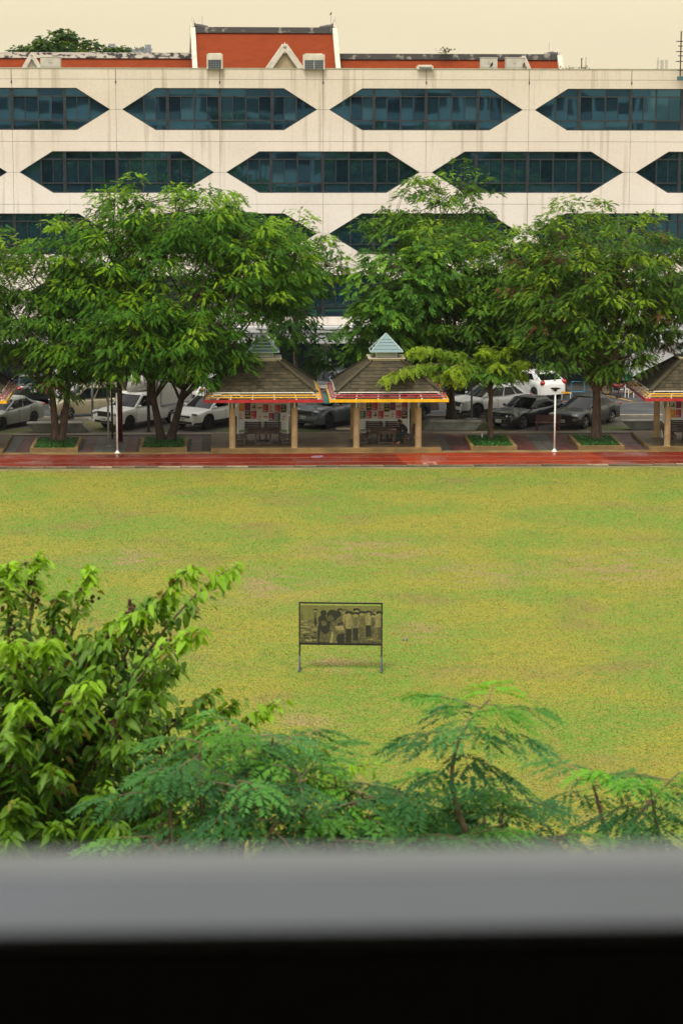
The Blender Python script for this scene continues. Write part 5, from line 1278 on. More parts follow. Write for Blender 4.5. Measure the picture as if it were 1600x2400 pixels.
_t.links.new(_t.nodes['Principled BSDF'].outputs[0], _tm.inputs[1]); _t.links.new(_tb.outputs[0], _tm.inputs[2]); _t.links.new(_tm.outputs[0], _t.nodes['Material Output'].inputs[0])
TONE = [SKYP, mat('print_dark', (0.020, 0.020, 0.009), 0.8, var=0.3, scale=14), mat('print_mid', (0.085, 0.078, 0.030), 0.8, var=0.35, scale=14), mat('print_light', (0.235, 0.205, 0.072), 0.8, var=0.2, scale=14), mat('print_grey', (0.12, 0.108, 0.036), 0.8, var=0.3, scale=14)]
q = MB(); q.box(-HWD + .03, HWD - .03, -.004, .004, ZB + .031, ZT - .07); pnl = q.build('print_sheet', SKYP, sg_)
W2, H2 = HWD - .03, (ZT - .07) - (ZB + .031)
q = MB(); lay = [0]
def U(x, y): return (-W2 + 2*W2*x, ZB + .031 + H2*y)
def shape(pts, m_):
    lay[0] += 1; yy = -.0045 - lay[0]*.00006
    q.poly([(U(x, y)[0], yy, U(x, y)[1]) for x, y in pts], m_)
def oval(cx, cy_, rx, ry, m_, n=12, a0=0): shape([(cx + rx*math.cos(a0 + 2*PI*k/n), cy_ + ry*math.sin(a0 + 2*PI*k/n)) for k in range(n)], m_)
rs = random.Random(12)
shape([(0, 0), (1, 0), (1, .60), (.6, .62), (0, .62)], 4)                      # ground
shape([(0, 0), (.62, 0), (1, .0), (1, .14), (.6, .16), (0, .30)], 2)
for k in range(46):                                                          # rubble and people lying on the left
    x, y = rs.uniform(.005, .20), rs.uniform(.02, .62); rx = rs.uniform(.012, .05); oval(x, y, rx, rs.uniform(.010, .028), rs.choice((1, 3, 3, 2)), 8, rs.uniform(0, 6))
for k in range(14): oval(rs.uniform(.62, .99), rs.uniform(.02, .14), rs.uniform(.015, .05), rs.uniform(.01, .03), rs.choice((1, 2, 3)), 8)
def figure(cx, top, bot, w_, hair, shirt, trous, waist=.46):
    h = top - bot; r_ = h*.085
    shape([(cx - w_*.42, bot), (cx - w_*.02, bot), (cx, bot + h*(waist-.08)), (cx + w_*.03, bot), (cx + w_*.40, bot), (cx + w_*.44, bot + h*waist), (cx - w_*.44, bot + h*waist)], trous)
    shape([(cx - w_*.45, bot + h*(waist-.02)), (cx + w_*.45, bot + h*(waist-.02)), (cx + w_*.56, bot + h*.62), (cx + w_*.46, bot + h*.80), (cx + w_*.12, top - h*.145), (cx - w_*.12, top - h*.145), (cx - w_*.46, bot + h*.80), (cx - w_*.56, bot + h*.62)], shirt)
    for s in (-1, 1):
        shape([(cx + s*w_*.42, bot + h*.80), (cx + s*w_*.60, bot + h*.60), (cx + s*w_*.40, bot + h*.42), (cx + s*w_*.34, bot + h*.44), (cx + s*w_*.47, bot + h*.60)], rs.choice((2, 3, 4)))
    oval(cx, top - r_*1.0, r_*.55, r_*1.05, 3 if hair != 3 else 4); oval(cx, top - r_*.62, r_*.72, r_*.75, hair)
    oval(cx, top - r_*1.35, r_*.40, r_*.55, 3)
    for k in range(3): x = cx + rs.uniform(-.3, .3)*w_; shape([(x, bot + h*.5), (x + .004, bot + h*.5), (x + .006, bot + h*.74), (x + .002, bot + h*.74)], rs.choice((1, 2)))
figure(.185, .90, .46, .035, 1, 2, 1)
figure(.015, .83, .62, .03, 2, 4, 2)
for cx, top, bot, w_, hr, sh_, tr_ in ((.49, .92, .30, .07, 1, 4, 1), (.70, .93, .22, .055, 1, 3, 2), (.765, .86, .12, .06, 1, 4, 2), (.555, .90, .20, .05, 2, 3, 2), (.60, .85, .02, .082, 1, 3, 1), (.685, .83, .08, .075, 1, 4, 1), (.85, .87, .18, .085, 1, 3, 1), (.945, .91, .05, .09, 4, 3, 4), (.90, .80, .20, .05, 1, 2, 2), (.985, .86, .1, .05, 1, 3, 2)):
    figure(cx, top, bot, w_, hr, sh_, tr_)
# two large figures in front
shape([(.215, 0), (.41, 0), (.40, .40), (.385, .55), (.33, .60), (.26, .60), (.225, .50), (.21, .3)], 1); shape([(.23, .02), (.37, .02), (.36, .30), (.30, .22), (.25, .34)], 2)
oval(.275, .62, .058, .13, 1); oval(.29, .52, .035, .075, 2)
oval(.285, .80, .038, .08, 1)
shape([(.36, 0), (.555, 0), (.55, .30), (.54, .55), (.50, .66), (.42, .60), (.37, .52), (.36, .25)], 2); shape([(.44, .0), (.55, .0), (.545, .26), (.46, .24)], 1); shape([(.46, .52), (.53, .58), (.53, .50), (.46, .46)], 1); shape([(.43, .45), (.53, .47), (.55, .32), (.44, .34)], 3)
shape([(.41, .38), (.50, .33), (.55, .36), (.54, .30), (.40, .31)], 4)
oval(.40, .74, .075, .15, 1); oval(.375, .66, .040, .085, 2); oval(.465, .78, .042, .09, 1)
shape([(.36, .0), (.39, .30), (.41, .30), (.40, .0)], 3); shape([(.41, .0), (.405, .32), (.42, .32), (.46, .0)], 4)
q.build('photo_print', TONE, pnl)
# ------------------------------------------------------------------ trees
def unit(a): return a / np.maximum(np.linalg.norm(a, axis=-1, keepdims=True), 1e-9)
def pinnate(base, d, L, npair, ll, lw, droop, cols, rng, fold=0.25, spread=.62, lvar=.25):
    """compound leaves: base (n,3), dirs (n,3), L (n,), cols (n,3) -> verts, quads, cols"""
    n = len(base); up = np.array([0, 0, 1.0]); d = unit(d)
    s = np.cross(d, up); s = unit(s + 1e-4); roll = rng.normal(0, .25, n)[:, None]
    nr = np.cross(s, d); s2 = s*np.cos(roll) + nr*np.sin(roll); nr = np.cross(s2, d); s = s2
    K = 2*npair + 1
    t = np.concatenate([np.repeat((np.arange(npair) + .8)/(npair + .6), 2), [1.0]])[None, :, None]
    side = np.concatenate([np.tile([1., -1.], npair), [0.]])[None, :, None]
    p = base[:, None] + d[:, None]*L[:, None, None]*t - up*(droop*L[:, None, None]*t*t)
    ld = s[:, None]*side*spread + d[:, None]*np.where(side == 0, 1.0, (1 - spread*.55)) - nr[:, None]*fold*np.abs(side) + rng.normal(0, .12, (n, K, 3)) - up*droop*t*.6
    ld = unit(ld); e = unit(np.cross(nr[:, None] + rng.normal(0, .25, (n, K, 3)), ld))
    sz = (1 - .45*np.abs(t - .45))*rng.uniform(1 - lvar, 1 + lvar, (n, K, 1)); l_ = ll*sz; w_ = lw*sz
    q = np.stack([p, p + ld*l_*.42 + e*w_*.5, p + ld*l_ - up*l_*.10, p + ld*l_*.42 - e*w_*.5], 2)
    v = q.reshape(-1, 3); f = np.arange(len(v)).reshape(-1, 4)
    return v, f, np.repeat(cols, K*4, 0)
def vnoise(d, seed, fr=3.0):
    r = np.random.default_rng(abs(int(seed))); o = np.zeros(len(d))
    for k in range(6):
        w_ = r.normal(0, fr*(1 + .35*k), 3); o += np.sin(d @ w_ + r.uniform(0, 6.28))/(1 + .35*k)
    return o/3.0
def limb(q, a, c, r0, r1, rs, bend=.25, n=6, sides=7):
    a, c = Vector(a), Vector(c); L = (c - a).length
    pts, rad = [], []
    off = Vector((rs.uniform(-1, 1), rs.uniform(-1, 1), rs.uniform(0, .6)))*L*bend*.5
    for i in range(n + 1):
        t = i/n; p = a.lerp(c, t) + off*math.sin(PI*t); pts.append(p); rad.append(lerp(r0, r1, t**.8))
    q.tube(pts, rad, sides, caps=False); return pts
def tree(name, label, base, fork, crown, pal, seed, lp, trunk_r=.22, stems=1, group='trees along the pavement', nleaf=16, clump=.55, bark=None, young=.25, brown=0.0, limbs=18, flat=.35, hang=.35, hollow=.5, stem_spread=.3, base_z=0.0, twigs=True, crown_name='crown'):
    bark = bark or BARK; rs = random.Random(seed); rng = np.random.default_rng(seed)
    bx_, by_ = base; t = thing(name, label, 'tree', (bx_, by_, base_z), group=group)
    # clump centres through the crown volume, mostly in the outer shell, with an uneven outline
    C, O, T_ = [], [], []
    for (x, y, z, rx, ry, rz, n) in crown:
        d = unit(rng.normal(0, 1, (n, 3))); r = hollow + (1 - hollow)*rng.random(n)**.7
        r *= 1 + .16*vnoise(d, seed + int(x*7 + z*3), 3.2) + rng.normal(0, .04, n)
        low = d[:, 2] < 0
        c = d*r[:, None]*np.array([rx, ry, rz]); c[low, 2] *= .8
        C.append(c + np.array([x - bx_, y - by_, z - base_z])); O.append(unit(c*np.array([1, 1, .6]))); T_.append(np.clip(.5 + .5*d[:, 2]*r, 0, 1))
    C, O, T_ = np.concatenate(C), np.concatenate(O), np.concatenate(T_)
    keep = C[:, 2] > (1.5 - base_z); C, O, T_ = C[keep], O[keep], T_[keep]
    nC = len(C)
    # limbs
    q = MB(); fk = Vector((fork[0] - bx_, fork[1] - by_, fork[2] - base_z)); starts = []
    for k in range(stems):
        a = 2*PI*k/stems + .4; off = Vector((math.cos(a), math.sin(a)*.5, 0))*stem_spread*(1 if stems > 1 else 0)
        q_ = MB(); tp = fk + off*2.0 + Vector((0, 0, rs.uniform(-.2, .3))); b0 = off*.45
        n_ = 9; pts, rad = [], []
        wob = Vector((rs.uniform(-.12, .12), rs.uniform(-.1, .1), 0))
        for i in range(n_ + 1):
            u = i/n_; p = b0.lerp(tp, u) + wob*math.sin(PI*u) + Vector((0, 0, -.1 if i == 0 else 0)); pts.append(p)
            rad.append(trunk_r/(stems**.35)*(1.0 - .38*u + .55*math.exp(-u*11)))
        q.tube(pts, rad, 12, caps=False); starts.append((pts[-1], rad[-1])); 
        if n_ > 5: starts.append((pts[-3], rad[-3]*.8))
    tr_ = link('trunk', autosmooth(q.mesh('trunk', bark), 80), t)
    idx = rng.choice(nC, min(limbs, nC), replace=False); q = MB(); nodes = []
    for i in idx:
        s0, r0 = starts[rs.randrange(len(starts))]; tgt = Vector(C[i])*.92 + Vector(s0)*.08
        pts = limb(q, s0, tgt, r0*.62, .022, rs, .3, 7, 7); nodes += [tuple(p) for p in pts[2:]]
    if twigs and nodes:
        nd = np.array(nodes)
        for i in range(nC):
            dd = np.linalg.norm(nd - C[i], axis=1); j = int(dd.argmin())
            if .25 < dd[j] < 4: limb(q, nodes[j], C[i], .022, .007, rs, .2, 3, 4)
    link('limb', autosmooth(q.mesh('limb', bark), 80), t)
    # leaves
    n = nC*nleaf; ci = np.repeat(np.arange(nC), nleaf)
    a = rng.uniform(0, 2*PI, n); rr = np.sqrt(rng.random(n))*clump*rng.uniform(.7, 1.25, nC)[ci]
    hd = np.column_stack([np.cos(a), np.sin(a), np.zeros(n)])
    rel = rr/clump
    base_ = C[ci] + hd*rr[:, None]*.8 + O[ci]*(.25*clump) + np.column_stack([np.zeros(n), np.zeros(n), rng.normal(0, clump*flat*.45, n) - (rr**2)*.45/clump])
    dirs = hd*(.55 + .5*rel)[:, None] + O[ci]*.40 + rng.normal(0, .20, (n, 3)); dirs[:, 2] += .34 - .72*rel - hang*.35 + rng.normal(0, .18, n)
    pal = np.array(pal)  # dark, mid, bright, young
    cm = rng.random(nC); lm = np.clip(.65*cm[ci] + .35*rng.random(n), 0, 1)[:, None]
    col = pal[0] + (pal[1] - pal[0])*np.clip(lm*2, 0, 1) + (pal[2] - pal[1])*np.clip(lm*2 - 1, 0, 1)
    yg = (rng.random(nC) < young*(T_**1.5)*1.6)[ci] & (rng.random(n) < .8); yg |= rng.random(n) < young*.12
    col = np.where(yg[:, None], pal[3]*rng.uniform(.75, 1.15, (n, 1)), col)
    if brown: bw = (rng.random(nC) < brown)[ci] & (rng.random(n) < .65); col = np.where(bw[:, None], np.array([.115, .050, .020])*rng.uniform(.6, 1.4, (n, 1)), col)
    col = col*rng.uniform(.82, 1.18, (n, 1))
    L, np_, ll, lw, dr = lp
    v, f, c = pinnate(base_, dirs, L*rng.uniform(.7, 1.3, n), np_, ll, lw, dr, col, rng)
    o = link(crown_name, col_mesh(crown_name, v, f, c, LEAF), t)
    return t
PAL_G = [(.026, .086, .007), (.056, .158, .009), (.105, .235, .011), (.190, .335, .012)]
PAL_M = [(.030, .088, .010), (.062, .154, .012), (.112, .222, .014), (.190, .320, .014)]
PAL_O = [(.032, .084, .010), (.064, .146, .012), (.112, .210, .014), (.190, .300, .014)]
PAL_L = [(.038, .110, .014), (.064, .165, .018), (.092, .215, .020), (.14, .29, .020)]
FINE = (.34, 6, .104, .066, .34); MED = (.32, 5, .114, .070, .32); BIG = (.55, 5, .26, .115, .35)
TG = 'trees behind the track'
# big spreading tree, left
tree('rain_tree', 'largest tree, wide bright green dome over a forked trunk, left', (-3.35, 112.9), (-3.25, 113.0, 2.6),
     [(-3.0, 112.2, 7.4, 5.6, 4.6, 4.7, 340), (-6.6, 112.3, 6.1, 3.4, 3.4, 3.8, 150), (0.9, 113.3, 8.0, 3.1, 2.9, 2.5, 130), (-3.4, 110.3, 5.6, 4.2, 2.6, 2.0, 110), (-5.3, 109.9, 4.9, 2.2, 1.8, 1.6, 30), (-1.5, 110.3, 4.6, 1.7, 1.7, 1.7, 34), (-3.0, 112.0, 10.7, 3.6, 3.0, 2.3, 90), (-6.6, 112.2, 9.2, 2.8, 2.4, 2.0, 60), (0.3, 112.6, 9.3, 2.8, 2.4, 1.9, 60)],
     PAL_G, 3, FINE, .27, 2, TG, 27, .62, BARK_D, .34, 0, 26, stem_spread=.42, hollow=.35)
tree('pavement_tree', 'twin-stemmed tree in the left planter, dull crown under the largest tree', (-8.4, 112.9), (-8.3, 113.0, 2.9),
     [(-9.6, 113.4, 6.3, 3.3, 3.2, 3.6, 150), (-8.0, 111.6, 3.6, 1.8, 1.6, 1.2, 30), (-12.0, 113.6, 6.6, 2.6, 2.6, 3.2, 70)], PAL_O, 5, FINE, .25, 2, TG, 25, .62, BARK, .10, .03, 16, stem_spread=.24)
tree('back_tree', 'tree top showing at the left picture edge before the windows', (-15.5, 121.5), (-15.4, 121.5, 4.0), [(-14.6, 121, 8.2, 3.4, 3.0, 3.2, 120)], PAL_L, 7, MED, .22, 1, TG, 15, .6, BARK_D, .3)
# right-hand trees
tree('pavement_tree', 'dense round tree in the middle right, dark trunk behind the pavilion', (10.75, 119.9), (10.6, 119.6, 3.4),
     [(11.4, 117.6, 6.4, 4.4, 3.6, 4.0, 260), (13.4, 117.4, 6.4, 3.2, 3.0, 3.1, 110), (9.4, 116.8, 5.4, 2.4, 2.4, 2.6, 70), (13.1, 116.6, 5.9, 2.6, 2.2, 2.0, 80), (14.6, 116.8, 6.6, 2.0, 2.0, 2.6, 50)], PAL_M, 9, MED, .24, 1, TG, 29, .62, BARK_D, .30, .05, 20)
tree('pavement_tree', 'rough-barked spreading tree at right with brownish seed pods', (17.0, 112.9), (16.95, 113.0, 3.0),
     [(16.8, 112.8, 7.4, 4.3, 3.8, 4.3, 260), (19.3, 112.9, 7.3, 2.9, 2.8, 2.8, 110), (14.9, 112.4, 7.2, 2.6, 2.6, 3.0, 90), (17.8, 110.9, 4.5, 1.5, 1.2, 1.3, 24), (14.9, 111.0, 4.9, 1.7, 1.4, 1.2, 24)], PAL_O, 13, MED, .26, 1, TG, 28, .60, BARK, .22, .05, 22, hollow=.4)
tree('back_tree', 'tall open tree rising above the others against the facade', (10.2, 124.5), (10.2, 124.4, 5.5),
     [(9.4, 124.0, 10.0, 2.6, 2.4, 2.7, 70), (11.9, 124.0, 10.2, 1.6, 1.8, 2.7, 52), (7.7, 124.0, 9.0, 1.5, 1.5, 1.6, 28)], PAL_M, 17, MED, .2, 1, TG, 18, .52, BARK_D, .22, 0, 14, hollow=.25)
tree('back_tree', 'slim tree with loose pale sprigs between the two largest crowns', (2.9, 121.0), (2.9, 121.0, 4.5),
     [(3.2, 120.4, 8.2, 2.3, 2.0, 2.4, 64), (4.6, 120.0, 7.6, 1.5, 1.4, 1.6, 24)], PAL_G, 19, MED, .13, 1, TG, 17, .5, BARK, .35, 0, 12, hollow=.2)
tree('broad_leaf_tree', 'light green tree with large leaflets beside the middle right tree', (8.2, 118.6), (8.2, 118.5, 3.2),
     [(7.9, 115.8, 7.0, 2.2, 2.0, 2.6, 80), (7.2, 115.6, 5.6, 1.7, 1.6, 1.9, 40), (6.2, 117.0, 4.3, 1.1, 1.2, 1.1, 14), (9.4, 116.0, 8.2, 1.5, 1.5, 1.5, 26)], PAL_L, 23, BIG, .14, 1, TG, 10, .55, BARK_D, .30, 0, 12, hollow=.3)
tree('broad_leaf_tree', 'drooping large-leaved branches hanging behind the red-fascia pavilion roof', (4.0, 120.2), (3.9, 120.1, 4.2),
     [(3.0, 118.4, 5.6, 1.2, 1.2, 1.5, 18), (3.9, 118.0, 4.1, .9, .9, 1.1, 12)], [(.022, .070, .016), (.036, .10, .022), (.055, .14, .026), (.09, .20, .026)], 29, BIG, .1, 1, TG, 9, .5, BARK_D, .15, 0, 8, hollow=.2)
tree('back_tree', 'tree by the facade behind the white hatchback, brown trunk', (17.7, 130.1), (17.6, 130.0, 4.0), [(16.8, 129.6, 6.6, 3.0, 2.4, 3.0, 110), (18.8, 129.4, 4.0, 1.8, 1.5, 1.6, 34)], PAL_M, 31, MED, .24, 1, TG, 11, .6, BARK_D, .15)
tree('back_tree', 'dark filler tree beyond the box truck near the facade', (-6.0, 128.5), (-6.0, 128.5, 3.6), [(-5.6, 128, 6.0, 4.2, 2.4, 3.0, 130)], PAL_M, 37, MED, .22, 1, TG, 10, .6, BARK_D, .1)
# far crown over the hall roof
tree('far_tree', 'rounded dark green tree top above the red roof, far left', (-12.4, 190), (-12.4, 190, 12), [(-13.0, 190, 17.0, 3.6, 3.0, 3.3, 300), (-15.2, 190, 16.9, 2.2, 2.0, 2.7, 110), (-10.4, 190, 16.9, 2.6, 2.0, 2.8, 130), (-9.0, 190, 16.9, 1.8, 1.6, 2.3, 90), (-16.4, 190, 16.8, 1.6, 1.6, 2.3, 80)], [(.020, .062, .012), (.034, .088, .014), (.06, .125, .016), (.10, .16, .018)], 41, (.34, 3, .26, .17, .3), .35, 1, None, 20, .55, BARK_D, .2, 0, 10)
# young tree with arching sprays
def arching_tree():
    rs = random.Random(77); rng = np.random.default_rng(77)
    bx_, by_ = 11.95, 112.9
    t = thing('young_tree', 'young straight tree with arching bright yellow-green sprays', 'tree', (bx_, by_, 0), group=TG)
    q = MB(); pts = [(0, 0, .05), (.03, 0, .5), (-.02, .02, 1.2), (.02, 0, 2.1), (-.05, 0, 2.8), (.05, 0, 3.3)]; q.tube(pts, [.16, .125, .115, .105, .085, .05], 12, caps=False); link('trunk', autosmooth(q.mesh('trunk', BARK), 80), t)
    tips = [A(900, 886, 108.9), A(960, 820, 110.6), A(1000, 882, 110.6), A(1062, 888, 110.4), A(1040, 830, 111.8), A(1128, 820, 111.6), A(1165, 855, 110.8), A(1230, 850, 111.6), A(1190, 878, 111.0), A(1110, 880, 110.6), A(1150, 815, 113.5), A(1225, 878, 112.0), A(985, 860, 112.6), A(1080, 850, 112.4), A(1190, 815, 112.3), A(1150, 884, 110.4), A(1050, 870, 110.2)]
    q = MB(); B, D, Lh, Cc = [], [], [], []
    for tip in tips:
        tp = Vector((tip.x - bx_, tip.y - by_, tip.z)); s0 = Vector((0, 0, rs.uniform(2.2, 3.2))); mid = (s0 + tp)/2 + Vector((0, 0, .55 + .12*(tp - s0).length))
        pts = []
        for i in range(11): u = i/10; pts.append(s0*(1-u)**2 + mid*2*u*(1-u) + tp*u*u)
        q.tube(pts, [.035*(1-u/11) + .006 for u in range(11)], 5, caps=False)
        ln = (tp - s0).length; n = int(26*ln + 14)
        yng = rs.random() < .75
        for k in range(n):
            u = rs.uniform(.22, 1.0)**.8; i = min(9, int(u*10)); p = pts[i].lerp(pts[i+1], u*10 - i); dr = (pts[i+1] - pts[i]).normalized()
            sd = Vector((-dr.y, dr.x, 0)).normalized()*rs.choice((-1, 1)); dd = sd*.8 + dr*.55 + Vector((0, 0, -.35 + rs.gauss(0, .15)))
            B.append(p + Vector((rs.gauss(0, .10), rs.gauss(0, .10), rs.gauss(0, .07)))); D.append(dd + Vector((rs.gauss(0, .3), rs.gauss(0, .3), rs.gauss(0, .2)))); Lh.append(rs.uniform(.26, .55)); f = u if yng else u*.4
            c0, c1 = np.array([.052, .140, .012]), np.array([.235, .335, .014]); Cc.append((c0 + (c1 - c0)*min(1, max(0, f*1.3 - .35)))*rs.uniform(.75, 1.2))
    link('limb', q.mesh('limb', BARK), t)
    v, f, c = pinnate(np.array(B), np.array(D), np.array(Lh), 5, .165, .07, .40, np.array(Cc), rng); link('crown', col_mesh('crown', v, f, c, LEAF), t)
arching_tree()
# small weeds on the roof edge
def weed(px, py, Y, h, label, base_z):
    rng = np.random.default_rng(px); p = A(px, py, Y); t = thing('roof_weed', label, 'plant', (p.x, Y, base_z), group='weeds on the roof')
    n = 60; B = np.column_stack([rng.normal(0, .22, n), rng.normal(0, .15, n), rng.uniform(.05, h, n)]); D = rng.normal(0, 1, (n, 3)); D[:, 2] = np.abs(D[:, 2])*.4
    v, f, c = pinnate(B, D, rng.uniform(.08, .18, n), 3, .09, .05, .2, np.array([[.075, .085, .03]])*rng.uniform(.6, 1.3, (n, 1)), rng); link('foliage', col_mesh('foliage', v, f, c, LEAF), t)
    q = MB(); 
    for k in range(4): q.tube([(0, 0, 0), (rng.normal(0, .1), 0, h*.5), (rng.normal(0, .2), rng.normal(0, .1), h)], [.012, .009, .004], 5)
    q.build('stem', TWIG, t)
weed(1330, 158, 137, .38, 'small weedy plant on the roof, left of two', 17.2); weed(1362, 158, 137.5, .42, 'small weedy plant on the roof by the thin rods, right of two', 17.2)
p = A(1023, 128, 156); weed(1043, 128, 156.6, .35, 'tuft of weeds growing on the hall ridge', ZR - 1.42)
for px, py, r_ in ((1362, 138, .03), (1372, 136, .012)):
    p = A(px, py, 138); q = MB(); q.tube([(0, 0, 0), (0, 0, p.z - 17.2)], r_, 6); q.ell((0, 0, p.z - 17.2), (r_*1.6, r_*1.6, .05), nu=8, nv=5); o = q.build('roof_rod', RUST, None, False, (p.x, 138, 17.2)); tag(o, 'thicker rusty rod standing on the roof among weeds' if r_ > .02 else 'thin rusty rod right of the thicker one on the roof', 'rod')

# ------------------------------------------------------------------ foreground trees just below the balcony
def simple_leaves(base, d, L, W_, cols, rng, droop=.35, cup=.18):
    n = len(base); up = np.array([0, 0, 1.0]); d = unit(d); s = unit(np.cross(d, up) + 1e-4); roll = rng.normal(0, .5, n)[:, None]
    nr = np.cross(s, d); s2 = s*np.cos(roll) + nr*np.sin(roll); nr = np.cross(s2, d); s = s2; L = L[:, None]; W_ = W_[:, None]
    def pt(t, w_, h): return base + d*L*t - up*L*droop*t*t + s*W_*w_ + nr*W_*h
    z = np.zeros((n, 1))
    P = [pt(0, 0, 0), pt(.30, 0, 0), pt(.66, 0, 0), pt(1.0, 0, 0), pt(.26, .42, cup), pt(.62, .40, cup), pt(.26, -.42, cup), pt(.62, -.40, cup)]
    v = np.stack(P, 1).reshape(-1, 3); o = (np.arange(n)*8)[:, None]
    F = np.concatenate([o + np.array([[0, 1, 4, 4]]), o + np.array([[1, 2, 5, 4]]), o + np.array([[2, 3, 5, 5]]), o + np.array([[0, 6, 1, 1]]), o + np.array([[1, 6, 7, 2]]), o + np.array([[2, 7, 3, 3]])])
    return v, F, np.repeat(cols, 8, 0)
def mixed_mesh(name, v, F, cols, m_):
    tri = F[:, 2] == F[:, 3]
    tris = F[tri][:, :3]; quads = F[~tri]
    me = bpy.data.meshes.new(name); me.vertices.add(len(v)); me.vertices.foreach_set('co', np.ascontiguousarray(v, np.float32).ravel())
    li = np.concatenate([tris.ravel(), quads.ravel()]).astype(np.int32); me.loops.add(len(li)); me.loops.foreach_set('vertex_index', li)
    nt_, nq = len(tris), len(quads); st = np.concatenate([np.arange(nt_)*3, nt_*3 + np.arange(nq)*4]).astype(np.int32)
    me.polygons.add(nt_ + nq); me.polygons.foreach_set('loop_start', st)
    at_ = me.attributes.new('col', 'FLOAT_COLOR', 'POINT'); ca = np.ones((len(v), 4), np.float32); ca[:, :3] = cols; at_.data.foreach_set('color', ca.ravel())
    me.materials.append(m_); me.update(calc_edges=True); me.polygons.foreach_set('use_smooth', np.ones(nt_ + nq, bool)); return me
def shoots_tree():
    rs = random.Random(5); rng = np.random.default_rng(5)
    bx_, by_ = -1.5, 16.6
    t = thing('broadleaf_tree', 'nearest tree at lower left with large glossy drooping leaves', 'tree', (bx_, by_, 0))
    q = MB(); q.tube([(0, 0, -.1), (.05, 0, 3), (-.05, .05, 7), (.1, 0, 10.4)], [.20, .16, .13, .08], 12, caps=False); link('trunk', autosmooth(q.mesh('trunk', BARK), 80), t)
    spec = [(558, 1325, 16.4, 1), (455, 1325, 16.0, 1), (465, 1475, 15.3, 1), (400, 1390, 16.2, 0), (215, 1330, 16.5, 1), (90, 1300, 16.8, 1), (20, 1320, 16.2, 1), (110, 1500, 15.2, 1), (30, 1500, 15.2, 1), (215, 1600, 14.9, 1),
            (330, 1620, 15.3, 0), (650, 1640, 16.6, 1), (560, 1640, 16.8, 0), (500, 1620, 16.4, 0), (870, 1790, 15.8, 1), (760, 1760, 16.0, 0), (690, 1740, 16.3, 0), (330, 1440, 16.0, 1), (140, 1390, 16.4, 0), (260, 1500, 15.8, 0),
            (60, 1640, 15.0, 1), (180, 1700, 14.9, 0), (300, 1740, 15.0, 0), (20, 1720, 14.8, 0), (420, 1560, 15.6, 0), (120, 1800, 14.8, 0), (240, 1840, 14.8, 0), (360, 1850, 15.1, 0), (40, 1880, 14.7, 0), (480, 1700, 15.6, 0), (520, 1780, 15.4, 0), (150, 1580, 15.4, 0), (20, 1580, 15.6, 0),
            (320, 1300, 17.5, 0), (600, 1720, 15.9, 0), (440, 1780, 15.2, 0), (280, 1940, 14.7, 0), (140, 1930, 14.7, 0), (420, 1930, 15.0, 0), (20, 1960, 14.6, 0)]
    spec = [s for s in spec if s[:2] != (320, 1300)]
    for k in range(34): spec.append((rs.uniform(-60, 420), rs.uniform(1500, 2020), rs.uniform(15.6, 17.4), 0))
    for k in range(22): spec.append((rs.uniform(-420, -40), rs.uniform(1330, 1980), rs.uniform(15.0, 17.4), rs.choice((0, 0, 1))))
    B, D, L, W_, Cc = [], [], [], [], []; q = MB(); seeds = MB()
    for (px, py, Y, yng) in spec:
        tp = A(px, py, Y) - Vector((bx_, by_, 0)); s0 = Vector((rs.uniform(-.2, .2), rs.uniform(-.2, .2), max(9.0, tp.z - rs.uniform(1.6, 2.4))))
        mid = s0.lerp(tp, .62) + Vector((0, 0, rs.uniform(.30, .60))); n_ = 12
        pts = [s0*(1-u/n_)**2 + mid*2*(u/n_)*(1-u/n_) + tp*(u/n_)**2 for u in range(n_+1)]
        q.tube(pts, [.014*(1 - u/(n_+1)) + .003 for u in range(n_+1)], 6, caps=False)
        n = rs.randint(160, 190)
        for k in range(n):
            u = .30 + .70*(k + rs.random())/n; i = min(n_-1, int(u*n_)); p = pts[i].lerp(pts[i+1], u*n_ - i); dr = (pts[i+1] - pts[i]).normalized()
            sd = Vector((-dr.y, dr.x, 0)); sd = sd.normalized() if sd.length > .01 else Vector((1, 0, 0)); sd *= (1 if k % 2 else -1)
            a = rs.uniform(-1, 1); dd = sd*.75 + dr*.45 + Vector((rs.gauss(0, .35), rs.gauss(0, .35), -.55 + rs.gauss(0, .25)))
            sub = Vector((rs.gauss(0, .075), rs.gauss(0, .075), rs.gauss(0, .05)))*(1.25 - u)*1.4
            B.append(p + sub); D.append(dd); s_ = rs.uniform(.066, .122)*(.75 + .35*u if u < .95 else .85); L.append(s_); W_.append(s_*rs.uniform(.42, .55))
            dk, md, br = np.array([.018, .058, .008]), np.array([.058, .168, .012]), np.array([.235, .420, .018])
            f = max(0, (u - .50)/.42)*(1.0 if yng else .35) + rs.gauss(0, .10); c = dk + (md - dk)*rs.random(); c = c + (br - c)*min(1, max(0, f))
            if rs.random() < .018: c = np.array([.20, .16, .03])
            Cc.append(c*rs.uniform(.8, 1.2))
        for k in range(8):
            u = rs.uniform(.40, .88); i = int(u*n_); p = pts[i] + Vector((rs.gauss(0, .05), rs.gauss(0, .05), rs.gauss(0, .04)))
            for m_ in range(5): seeds.ell(tuple(p + Vector((rs.gauss(0, .018), rs.gauss(0, .018), rs.gauss(0, .018)))), (rs.uniform(.009, .017),)*3, nu=5, nv=3)
    link('limb', q.mesh('limb', TWIG), t)
    v, F, c = simple_leaves(np.array(B), np.array(D), np.array(L), np.array(W_), np.array(Cc), rng)
    link('crown', mixed_mesh('crown', v, F, c, LEAF_GLOSS), t)
    tag(seeds.build('seed_heads', mat('brown_seed', (0.085, 0.030, 0.020), 0.8, var=0.4, scale=30), t), kind='stuff')
shoots_tree()
